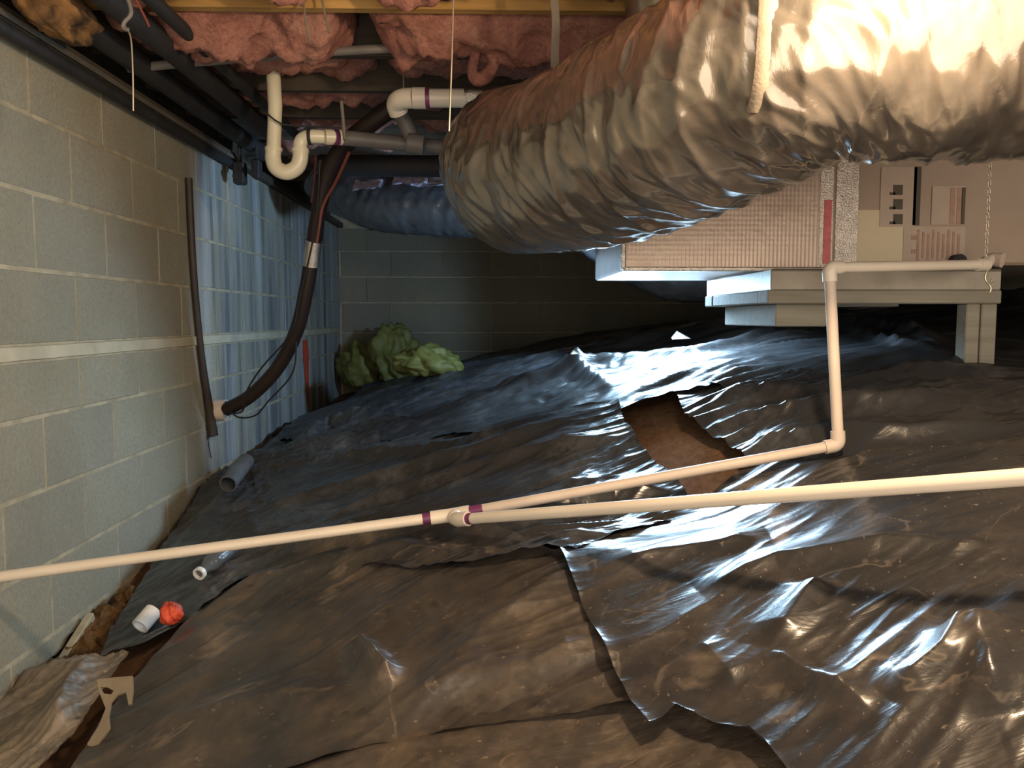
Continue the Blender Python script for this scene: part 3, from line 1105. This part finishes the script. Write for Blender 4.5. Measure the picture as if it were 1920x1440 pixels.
pl1 = plate('painted_light_patch', 1608, 393, 1694, 494, M['cabinet_lit_patch'], ah, .0012)  # patch of warm light painted as a thin cream plate
lb = plate('label', 1655, 312, 1718, 425, M['white_paper'], ah, .003)
lb['label'] = 'pale label with three black symbols'
for yy0 in (346, 373, 401):
    for (a0, b0, a1, b1) in ((1677, yy0, 1694, yy0 + 19), (1670, yy0 + 14, 1680, yy0 + 19)):
        plate('black_symbol', a0, b0, a1, b1, M['black_print'], lb, .0045)
plate('dark_bar', 1717, 312, 1726, 422, M['black_print'], ah, .003)
lb2 = plate('label', 1751, 348, 1810, 421, M['white_paper'], ah, .003)
lb2['label'] = 'small label with brown bars on its right'
for (a0, a1) in ((1785, 1791), (1798, 1804)):
    plate('brown_bar', a0, 351, a1, 420, M['brown_print'], lb2, .0045)
plate('edge_bar', 1806, 351, 1810, 420, M['black_print'], lb2, .0045)
lb3 = plate('label', 1697, 424, 1810, 494, M['white_paper'], ah, .0028)
lb3['label'] = 'wide label of small faded text'
for k in range(9):
    xk = 1722 + k * 9.5
    plate('text_line', xk, 430 + (k % 3) * 4, xk + 2.2, 490 - (k % 2) * 6, M['brown_print'], lb3, .0042)
for yk in (441, 467):
    plate('symbol_dot', 1711, yk, 1720, yk + 8, M['brown_print'], lb3, .0042)
# drain port on the cabinet
pc = P(1852, 486, 2.20)
MB().tube([(pc.x - .03, UY + .012, pc.z), (pc.x - .03, UY - .02, pc.z)], .021, 20).build('drain_port', M['black_pipe'], ah)

# drain pan and the wooden stand below it
pz1 = uz0 - .004
px0 = P(1432, 540, UY).x; px1 = P(1850, 540, UY).x
pan = thing('drain_pan', 'shallow galvanised drain pan under the tan cabinet', 'pan', ((px0 + px1) / 2, UY + .25, pz1 - .05))
pzb = pz1 - .052
MB().box(((px0 + px1) / 2, UY + .27, pzb), (px1 - px0, .66, .004)).build('pan_bottom', M['galv'], pan, False)
MB().box(((px0 + px1) / 2, UY - .06, (pz1 + pzb) / 2), (px1 - px0, .004, pz1 - pzb)).build('pan_wall', M['galv'], pan, False)
MB().box((px0, UY + .27, (pz1 + pzb) / 2), (.004, .66, pz1 - pzb)).build('pan_wall', M['galv'], pan, False)
MB().box((px1, UY + .27, (pz1 + pzb) / 2), (.004, .66, pz1 - pzb)).build('pan_wall', M['galv'], pan, False)
MB().tube([(px0, UY - .06, pz1), (px1, UY - .06, pz1)], .004, 8).build('rolled_rim', M['galv'], pan)

sz1 = pzb - .003
st = thing('wooden_stand', 'weathered timber frame on legs carrying the air handler', 'stand', (1.2, UY + .2, sz1 - .3))
sx0 = P(1425, 560, UY).x; sx1 = P(1852, 560, UY).x
MB().box(((sx0 + sx1) / 2, UY - .02, sz1 - .019), (sx1 - sx0, .089, .038), None, .003).build('rail', M['frame_wood'], st, False)
MB().box(((sx0 + sx1) / 2, UY + .55, sz1 - .019), (sx1 - sx0, .089, .038), None, .003).build('rail', M['frame_wood'], st, False)
MB().box((sx0 + .02, UY + .26, sz1 - .019), (.038, .47, .036), None, .003).build('cross_rail', M['frame_wood'], st, False)
lz = sz1 - .038
for (a0, a1, yy0) in ((1790, 1815, UY - .03), (1818, 1846, UY - .03)):
    xa = P(a0, 620, UY).x; xb = P(a1, 620, UY).x
    zb = float(H((xa + xb) / 2, yy0)) - .02
    MB().box(((xa + xb) / 2, yy0, (lz + zb) / 2), (xb - xa, .05, lz - zb), None, .003).build('leg', M['frame_wood'], st, False)
xa = P(1447, 600, UY + .02).x; xb = xa + .15
zb = P(1447, 612, UY + .02).z
MB().box(((xa + xb) / 2, UY + .24, (lz + zb) / 2), (xb - xa, .50, lz - zb), None, .003).build('cross_block', M['frame_wood'], st, False)

# chain hanging at the right of the cabinet
ct = thing('chain', 'thin steel chain with a hook hanging in front of the tan cabinet', 'chain', P(1857, 300, 2.12))
cxp = P(1857, 300, 2.12)
zt = cxp.z; zbm = P(1857, 505, 2.12).z
nl = 26
for i in range(nl):
    z = zt - (zt - zbm) * (i + .5) / nl
    hl = (zt - zbm) / nl * .68
    pts = []
    for k in range(13):
        an = 2 * math.pi * k / 12
        s = math.sin(an) * hl * .45; c = math.cos(an) * hl
        pts.append(Vector((cxp.x + (s if i % 2 else 0), cxp.y + (0 if i % 2 else s), z + c)))
    MB().tube(pts, .0009, 6, False).build('link', M['steel_wire'], ct)
hk = [P(1857, 500, 2.12), P(1849, 512, 2.12), P(1848, 524, 2.12), P(1855, 532, 2.12), P(1861, 524, 2.12)]
MB().tube(hk, .0028, 8, True, 6).build('hook', M['steel_wire'], ct)
hk2 = [P(1853, 530, 2.12), P(1858, 540, 2.12), P(1856, 548, 2.12)]
MB().tube(hk2, .0028, 8, True, 6).build('hook', M['steel_wire'], ct)

# ------------------------------------------------------------------ PVC condensate drain run
R1 = .0134
dr = thing('drain_pipe_run', 'white plastic drain pipes joined by a tee and elbows above the plastic sheets', 'pipe', tee)
d1 = (tee - pl_end).normalized(); d2 = (el1 - tee).normalized(); d3 = (pr_end - tee).normalized()
MB().tube([pl_end, tee - d1 * .02], R1, 20).build('pipe', M['pvc'], dr)
MB().tube([tee + d2 * .02, el1 - d2 * .012], R1, 20).build('pipe', M['pvc_dirty'], dr)
br0 = P(862, 974, 1.93)
d3 = (pr_end - br0).normalized()
MB().tube([br0 - d3 * .0, pr_end], R1, 20).build('pipe', M['pvc'], dr)
dv = (el2 - el1).normalized()
MB().tube([el1 + dv * .012, el2 - dv * .012], R1, 20).build('pipe', M['pvc_dirty'], dr)
dh = (hr_end - el2).normalized()
MB().tube([el2 + dh * .012, hr_end], R1, 20).build('pipe', M['pvc'], dr)
RS = .0172
ta = tee - d1 * .052; tb_ = tee + d2 * .047
MB().tube([ta, tee - d1 * .005, tee + d2 * .005, tb_], RS, 24).build('tee_fitting', M['pvc'], dr)
MB().tube([tee + Vector((.004, -.006, -.004)), br0 - d3 * .004, br0 + d3 * .012, br0 + d3 * .030], [.0165, .0185, .0178, .0178], 24).ball(tee.lerp(br0, .45), .0185).build('tee_branch', M['pvc'], dr)
MB().tube([ta - d1 * .020, ta - d1 * .0005], R1 + .0006, 20).build('primer_band', M['primer'], dr)
MB().tube([tb_ + d2 * .0005, tb_ + d2 * .034], R1 + .0006, 20).build('primer_band', M['primer'], dr)
MB().tube([br0 + d3 * .0305, br0 + d3 * .046], R1 + .0006, 20).build('primer_band', M['primer'], dr)


def elbow(c, da, db, r, name, mt, parent, arm=.034):
    """da, db: directions leaving the corner"""
    pts = [c + da * arm, c + da * arm * .45]
    for k in range(1, 6):
        t = k / 6
        pts.append((c + da * arm * .45) * (1 - t) ** 2 + c * 2 * t * (1 - t) + (c + db * arm * .45) * t * t)
    pts += [c + db * arm * .45, c + db * arm]
    return MB().tube(pts, r, 24).build(name, mt, parent)


elbow(el1, -d2, dv, RS, 'elbow', M['pvc_dirty'], dr)
elbow(el2, -dv, dh, RS, 'elbow', M['pvc'], dr)
# trap at the cabinet end
e3 = hr_end
MB().tube([e3 - dh * .018, e3 + dh * .016], RS, 20).build('coupling', M['pvc'], dr)
MB().tube([P(1842, 492, 2.14), P(1860, 486, 2.15), P(1880, 488, 2.13)], [.014, .018, .020], 20).build('cleanout_cap', M['pvc_dirty'], dr)

# ------------------------------------------------------------------ sanitary drain with P-trap
Y0 = 2.90
wt = thing('waste_pipe', 'cream plastic sink drain with a hanging U-shaped trap', 'pipe', P(540, 260, Y0))
r15 = .0245
MB().tube([P(512, 130, Y0), P(516, 200, Y0), P(513, 282, Y0)], r15, 24).build('tailpiece', M['pvc_old'], wt)
MB().tube([P(513, 276, Y0), P(512, 296, Y0), P(518, 314, Y0), P(537, 323, Y0), P(556, 314, Y0), P(563, 296, Y0), P(563, 278, Y0)], r15 * 1.12, 24, True, 6).build('u_bend', M['pvc_old'], wt)
MB().tube([P(563, 284, Y0), P(563, 270, Y0), P(568, 261, Y0), P(582, 256, Y0), P(612, 257, Y0 + .02)], r15 * 1.0, 24, True, 5).build('elbow', M['pvc_old'], wt)
for (a, b) in ((P(513, 284, Y0), P(513, 277, Y0)), (P(563, 286, Y0), P(563, 279, Y0))):
    MB().tube([a, b], r15 * 1.22, 24).build('slip_nut', M['pvc_old'], wt)
MB().tube([P(578, 256, Y0), P(584, 256, Y0)], r15 * 1.18, 24).build('collar', M['black_pipe'], wt)
MB().tube([P(610, 257, Y0), P(642, 258, Y0 + .02)], r15 * 1.1, 24).build('coupling', M['pvc_old'], wt)
MB().tube([P(624, 257, Y0), P(633, 258, Y0 + .015)], r15 * 1.14, 24).build('primer_band', M['primer'], wt)
MB().tube([P(640, 258, Y0 + .02), P(720, 266, Y0 + .05), P(830, 276, Y0 + .08)], r15 * 1.1, 24).build('grey_pipe', M['grey_pipe'], wt)
MB().tube([P(765, 268, Y0 - .02), P(795, 272, Y0 - .02)], .036, 24).build('coupling', M['grey_pipe'], wt)
MB().tube([P(780, 272, Y0), P(757, 225, Y0 - .02), P(745, 205, Y0 - .04)], .027, 24).build('riser', M['grey_pipe'], wt)

Y1 = 2.72
r2 = .030
ut = thing('upper_drain_pipe', 'fat white drain pipe with purple ring running behind the duct top', 'pipe', P(820, 185, Y1))
MB().tube([P(748, 212, Y1 + .06), P(743, 196, Y1 + .04), P(752, 186, Y1 + .01), P(775, 184, Y1)], r2 * 1.1, 24, True, 6).build('elbow', M['pvc'], ut)
MB().tube([P(774, 184, Y1), P(798, 184, Y1)], r2 * 1.16, 24).build('coupling', M['pvc'], ut)
MB().tube([P(798, 184, Y1), P(806, 184, Y1)], r2 * 1.03, 24).build('primer_band', M['primer'], ut)
MB().tube([P(797, 184, Y1), P(960, 184, Y1)], r2, 24).build('pipe', M['pvc'], ut)
MB().tube([P(872, 184, Y1), P(885, 182, Y1), P(905, 183, Y1), P(930, 182, Y1), P(945, 183, Y1)], [.032, .037, .033, .036, .033], 18).build('foil_wrap', M['foil_tape'], ut)

MB().beam(P(757, 172, Y1 + .0), Vector((P(757, 172, Y1).x, P(757, 172, Y1).y, JZ + .005)), .02, .004).build('hanger', M['galv'], ut, False)

# black pipe crossing behind
bp = MB().tube([P(600, 310, 3.55), P(860, 312, 3.5)], .046, 24).build('black_pipe', M['black_pipe'])
tagp(bp, 'fat black pipe crossing just below the sink drain', 'pipe')

# ------------------------------------------------------------------ foam-covered refrigerant lines
ls = thing('refrigerant_line', 'black foam-covered line curving down into a wall sleeve', 'tube', P(585, 480, 3.2))
lp = [P(745, 195, 2.95), P(690, 235, 3.0), P(640, 280, 3.08), P(612, 335, 3.14), P(597, 400, 3.18), P(586, 470, 3.2), P(575, 540, 3.23), P(556, 620, 3.28), P(520, 690, 3.34), P(470, 742, 3.40), P(424, 768, 3.45)]
MB().tube(lp, [.033] * 4 + [.029] * 7, 24, True, 10).build('foam_sleeve', M['rubber'], ls)
MB().tube([P(589, 452, 3.19), P(586, 470, 3.2), P(583, 500, 3.21)], .0315, 24).build('foil_band', M['foil_tape'], ls)
MB().tube([P(592, 428, 3.185), P(590, 450, 3.19)], .0305, 24).build('tape_band', M['rubber'], ls)
MB().tube([P(655, 285, 3.0), P(630, 340, 3.08), P(606, 385, 3.13), P(598, 430, 3.14), P(594, 455, 3.15)], .006, 8, True, 8).build('red_wire', M['wire_red'], ls)
sl = thing('wall_sleeve', 'short tan pipe sleeve sticking out of the block wall', 'pipe', P(405, 770, 3.45))
pe = P(424, 769, 3.47)
MB().tube([Vector((WX - .02, pe.y, pe.z)), Vector((pe.x, pe.y, pe.z))], .046, 28, True, None, .006).build('sleeve', M['pvc_dirty'], sl)

wire('low_voltage_wire', [P(600, 300, 3.1), P(592, 420, 3.14), P(562, 560, 3.18), P(545, 625, 3.2), P(490, 690, 3.25), P(462, 735, 3.3), P(455, 770, 3.34), P(428, 776, 3.38)], .0035, 'thin black wire looping left of the foam-covered line', M['wire_dark'])
wire('low_voltage_wire', [P(556, 640, 3.22), P(548, 700, 3.24), P(505, 750, 3.28), P(480, 778, 3.31), P(450, 783, 3.34), P(432, 772, 3.38)], .0035, 'thin black wire sagging right of the foam-covered line', M['wire_dark'])
wire('red_wire', [P(592, 290, 3.2), P(590, 330, 3.2), P(584, 380, 3.2)], .0035, 'reddish wire hanging beside the foam-covered line top', M['wire_red'])

# dark vertical pipe against the wall
vp = thing('wall_conduit', 'dark brown vertical conduit fixed to the block wall', 'conduit', (WX + .02, 3.33, .6))
a = (920 - 356) / 1500
yv = 1.205 * 1500 / (920 - 372)
MB().tube([(WX + .016, 3.28, 1.56), (WX + .015, 3.30, 1.2), (WX + .015, 3.36, .85), (WX + .018, 3.43, .60), (WX + .02, 3.45, .50)], [.014, .014, .014, .019, .024], 16, True, 6).build('conduit', M['dark_brown'], vp)
wire('thin_cord', [(WX + .01, 3.42, .50), (WX + .008, 3.44, .44), (WX + .008, 3.46, .40)], .002, 'short thin cord dangling below the wall conduit', M['wire_dark'], 'cord')

# ------------------------------------------------------------------ pipes along the top of the left wall
def wallpipe(x, z, r, y0, y1, label, mt=None, name='black_pipe'):
    o = MB().tube([(x, y0, z), (x + .004, (y0 + y1) / 2, z - .006), (x, y1, z)], r, 18, True, 8).build(name, mt or M['black_pipe'])
    return tagp(o, label, 'pipe')


wallpipe(-1.185, 1.708, .018, .8, 3.95, 'black pipe hugging the wall top, lowest of the three')
wallpipe(-1.10, 1.80, .036, .8, 4.0, 'thick black pipe along the wall top, middle of the three')
wallpipe(-.96, 1.81, .036, .8, 3.6, 'thick black pipe along the wall top, farthest from the wall')
wallpipe(-.875, 1.825, .020, .8, 3.7, 'thin dark conduit beside the thick black pipes under the joists', M['black_pipe'], 'conduit')
jc = MB().tube([P(240, 128, 2.62), P(420, 112, 2.60), P(620, 97, 2.58), P(860, 84, 2.55)], .014, 12, True, 8).build('conduit', M['grey_pipe'])
tagp(jc, 'long dark conduit hanging crosswise under the pink insulation', 'conduit')
# pipe hangers at the far end
for (px, py, w_, h_, lab) in [(450, 325, .05, .10, 'black pipe clamp at the far end of the wall pipes'), (482, 318, .035, .085, 'smaller black pipe clamp beside the larger clamp')]:
    c = P(px, py, 3.75)
    mb = MB().box(c, (w_, .06, h_), None, .006)
    mb.box(c + Vector((0, 0, h_ * .8)), (.012, .03, h_ * .9), None, .002)
    mb.tube([c + Vector((-.01, -.031, -.02)), c + Vector((-.01, -.045, -.02))], .012, 10)
    tagp(mb.build('pipe_clamp', M['black_pipe'], None, False), lab, 'clamp', 'black pipe clamps')

# rusty foam lump wrapped over the pipes
c = P(128, 70, 2.05)
mb = MB()
tp_ = thing('spray_foam', 'rusty yellow foam lump stuck over the wall pipes', 'foam', (-1.1, 2.05, 1.75))
n, m = 36, 28
v = []; f = []
for i in range(m + 1):
    for k in range(n):
        ph = math.pi * i / m; th = 2 * math.pi * k / n
        d = Vector((math.sin(ph) * math.cos(th), math.sin(ph) * math.sin(th), math.cos(ph)))
        q = 1 + .45 * float(fbm(d.x * 2 + 3, d.y * 2 + d.z * 2.2, 19, 4))
        v.append((-1.10 + d.x * .065 * q, 2.12 + d.y * .16 * q, 1.775 + d.z * .055 * q))
for i in range(m):
    for k in range(n):
        k2 = (k + 1) % n
        f.append((i * n + k, (i + 1) * n + k, (i + 1) * n + k2, i * n + k2))
mesh_obj('foam', np.array(v), f, M['rust'], tp_)

# wires hanging from the joists
wire('hanging_wire', [P(237, -20, 1.85), P(243, 22, 1.85), P(234, 45, 1.85), P(245, 70, 1.85), P(249, 130, 1.85), P(250, 208, 1.85)], .0018, 'thin pale wire with a hook hanging before the wall pipes', M['steel_wire'])
MB_ = MB().tube([P(238, -6, 1.84), P(246, 24, 1.84), P(233, 42, 1.84), P(231, 52, 1.84), P(241, 56, 1.84)], .0045, 8, True, 6).build('wire_hook', M['grey_pipe'])
tagp(MB_, 'grey metal hook at the top of the pale hanging wire', 'hook')
wire('hanging_wire', [P(566, -20, 2.25), P(573, 40, 2.25), P(582, 82, 2.25)], .003, 'short tan wire dangling from joist, left of a pair', M['strap'])
wire('hanging_wire', [P(600, -20, 2.25), P(610, 30, 2.25), P(618, 62, 2.25)], .003, 'short tan wire dangling from joist, right of a pair', M['strap'])
wire('hanging_wire', [P(640, 190, 2.85), P(643, 220, 2.85), P(646, 262, 2.85)], .006, 'grey hanger rod above the sink drain coupling', M['grey_pipe'])
wire('black_cable', [P(497, 210, 2.86), P(520, 228, 2.86), P(545, 235, 2.88), P(640, 240, 2.9)], .003, 'thin black cord crossing the sink drain tailpiece', M['wire_dark'], 'cord')
wire('red_wire', [P(250, -10, 2.0), P(268, 25, 2.0), P(280, 50, 2.0)], .003, 'red wire at the top beside the hook', M['wire_red'])

# torn loop of pink insulation hanging over the pipe
lt = MB().tube([P(893, 95, 2.5), P(886, 130, 2.5), P(893, 148, 2.5), P(912, 143, 2.49), P(926, 118, 2.49), P(915, 98, 2.5)], [.014, .016, .021, .022, .017, .012], 14, True, 6).build('insulation_tuft', M['pink'])
tagp(lt, 'torn pink insulation tuft hanging in a loop above the foil wrap', 'insulation')

_trees = []
for o in C.objects:
    if o.type == 'MESH' and (o.name.startswith('plastic_sheet') or o.name == 'floor'):
        _trees.append(BVHTree.FromPolygons([v.co for v in o.data.vertices], [tuple(p.vertices) for p in o.data.polygons]))


def on_ground(px, py, dz=0.0):
    """where the view ray first meets the sheets or the soil"""
    d = ray(px, py).normalized(); best = None
    for t in _trees:
        h = t.ray_cast(CAM, d)
        if h[0] is not None and (best is None or h[3] < best[1]): best = (h[0], h[3])
    q = best[0] if best else P(px, py, 6.2)
    return q + Vector((0, 0, dz))


# ------------------------------------------------------------------ yellow green bundles in the back corner
def lump(name, c, rx, ry, rz, seed, mt, lab, amp=.35, group=None, cat='bag'):
    n, m = 56, 36
    v = []; f = []
    th = np.linspace(0, 2 * np.pi, n, endpoint=False); ph = np.linspace(0, np.pi, m)
    PH, TH = np.meshgrid(ph, th, indexing='ij')
    dx, dy, dz = np.sin(PH) * np.cos(TH), np.sin(PH) * np.sin(TH), np.cos(PH)
    q = 1 + amp * (fbm(dx * 1.6 + dz, dy * 1.6 + dz * .6, seed, 4)) + amp * .5 * (1 - 2 * np.abs(noise(dx * 3 + dy, dz * 2.2, seed + 4)))
    V = np.stack([c[0] + dx * rx * q, c[1] + dy * ry * q, np.maximum(c[2] + dz * rz * q, c[2] - rz * .8)], -1)
    idx = np.arange(m * n).reshape(m, n)
    f = np.stack([idx[:-1], idx[1:], np.roll(idx[1:], -1, 1), np.roll(idx[:-1], -1, 1)], -1).reshape(-1, 4)
    o = mesh_obj(name, V.reshape(-1, 3), f.tolist(), mt)
    return tagp(o, lab, cat, group)


gc = on_ground(678, 715, .10); lump('crumpled_bag', gc, .155, .14, .16, 3, M['green_bag'], 'crumpled yellow-green bag nearest the block wall corner', .45, 'yellow-green bags')
gc = on_ground(742, 705, .13); lump('crumpled_bag', gc, .15, .12, .20, 14, M['green_bag'], 'tallest crumpled yellow-green bag, in the middle of the pile', .5, 'yellow-green bags')
gc = on_ground(805, 700, .06); lump('crumpled_bag', gc, .17, .12, .09, 25, M['green_bag'], 'flattest yellow-green bag, at the right end of the pile', .45, 'yellow-green bags')

# ------------------------------------------------------------------ litter on the ground



c = on_ground(276, 1180, .030)
ax = Vector((.30, .70, .42)).normalized()
cp_ = thing('pipe_coupling', 'short white pipe coupling lying by the red lump', 'pipe fitting', c)
MB().tube([c - ax * .028, c + ax * .028], .024, 28, True, None, .005).build('coupling', M['white_ring'], cp_)
lump('plastic_lump', on_ground(322, 1172, .03), .026, .026, .028, 6, M['red_plastic'], 'round red-orange plastic lump beside the white coupling', .30, None, 'lump')
c = on_ground(376, 1092, .028)
ax = Vector((.25, .9, .22)).normalized()
bo = thing('plastic_bottle', 'clear plastic bottle with a white neck ring lying by the wall', 'bottle', c)
MB().tube([c, c + ax * .02, c + ax * .05, c + ax * .15, c + ax * .16], [.012, .013, .026, .027, .02], 24, True, None).build('body', M['clear_film'], bo)
rg = MB().tube([c - ax * .008, c + ax * .004], .0185, 24, True, None, .006).build('neck_ring', M['white_ring'], bo)
c = on_ground(462, 885, .045); c2 = on_ground(428, 925, .035)
pb = thing('pipe_offcut', 'dark shiny pipe offcut leaning at the wall foot', 'pipe', c)
MB().tube([c, c2], .033, 24, True, None, .005).build('pipe', M['clear_film'], pb)
# pale board at the foot of the wall
a = P(158, 1162, 2.36); b = P(60, 1285, 2.12)
fb = MB().beam(Vector((WX + .025, a.y, a.z)), Vector((WX + .03, b.y, b.z)), .022, .055).build('board_strip', M['mortar'], None, False)
tagp(fb, 'pale mortar-coated strip slanting along the wall foot', 'board')
# tan looped edge next to the crumpled grey plastic
from mathutils.geometry import tessellate_polygon


def cut_strip(name, outline, hole, yf, th, mt, label, cat):
    a = [P(x, y, yf(y)) for x, y in outline]; h = [P(x, y, yf(y)) for x, y in hole]
    allp = a + h; n = len(allp)
    tri = tessellate_polygon([a, h])
    nd = Vector((0, -th * .7, th * .7))
    v = [p + nd for p in allp] + allp
    f = []
    for t in tri:
        q = [v[k] for k in t]
        t = tuple(t) if (q[1] - q[0]).cross(q[2] - q[0]).dot(nd) > 0 else tuple(t)[::-1]
        f.append(t); f.append(tuple(k + n for k in t[::-1]))
    for base, m in ((0, len(a)), (len(a), len(h))):
        for k in range(m):
            k2 = (k + 1) % m
            f.append((base + k, base + k2, base + k2 + n, base + k + n))
    return tagp(mesh_obj(name, np.array([tuple(p) for p in v]), f, mt, None, False), label, cat)


cut_strip('torn_strip', [(183, 1276), (215, 1272), (250, 1269), (251, 1298), (248, 1322), (243, 1324), (238, 1300), (222, 1305), (210, 1320), (206, 1345), (208, 1368), (190, 1392), (166, 1440), (141, 1440), (158, 1408), (186, 1364), (200, 1330), (188, 1300)],
          [(190, 1290), (203, 1290), (215, 1297), (210, 1304), (196, 1302)], lambda y: 1.70 - (y - 1270) * .0007, .006, M['leather'],
          'tan torn strip with a hole along the crumpled grey plastic', 'strip')
# clay clods by the wall
rr = random.Random(9)
for k, (px, py, s) in enumerate([(250, 1125, .035), (215, 1165, .04), (190, 1200, .045), (165, 1235, .04), (140, 1262, .035)]):
    g = P(px, py, 2.5 - k * .07)
    x = max(g.x, WX + .05); z = float(H(x, g.y)) + .012
    lump('clay_clod', (x, g.y, z), s * 1.3, s * 1.4, s, 40 + k, M['clay'],
         '%s clay clod along the wall foot, counted from the back' % ['first', 'second', 'third', 'fourth', 'fifth'][k], .5, 'clay clods at the wall foot', 'clod')
# yellowish scraps on the far sheet
for (px, py, s, lab) in [(1275, 660, .035, 'tan paper scrap on the far black sheet'), (1078, 687, .018, 'tiny yellow scrap on the far black sheet')]:
    g = on_ground(px, py, .05)
    mbx = MB()
    mbx.add([g + Vector(q) * s for q in ((-1, -.6, 0), (1, -.5, .1), (.8, .6, .2), (-.2, .9, .9), (-.9, .4, .2))], [(0, 1, 2, 3, 4)])
    mbx.add([g + Vector((0, 0, -.002)) + Vector(q) * s for q in ((-1, -.6, 0), (1, -.5, .1), (.8, .6, .2), (-.2, .9, .9), (-.9, .4, .2))], [(4, 3, 2, 1, 0)])
    tagp(mbx.build('paper_scrap', M['leather'], None, False), lab, 'scrap')
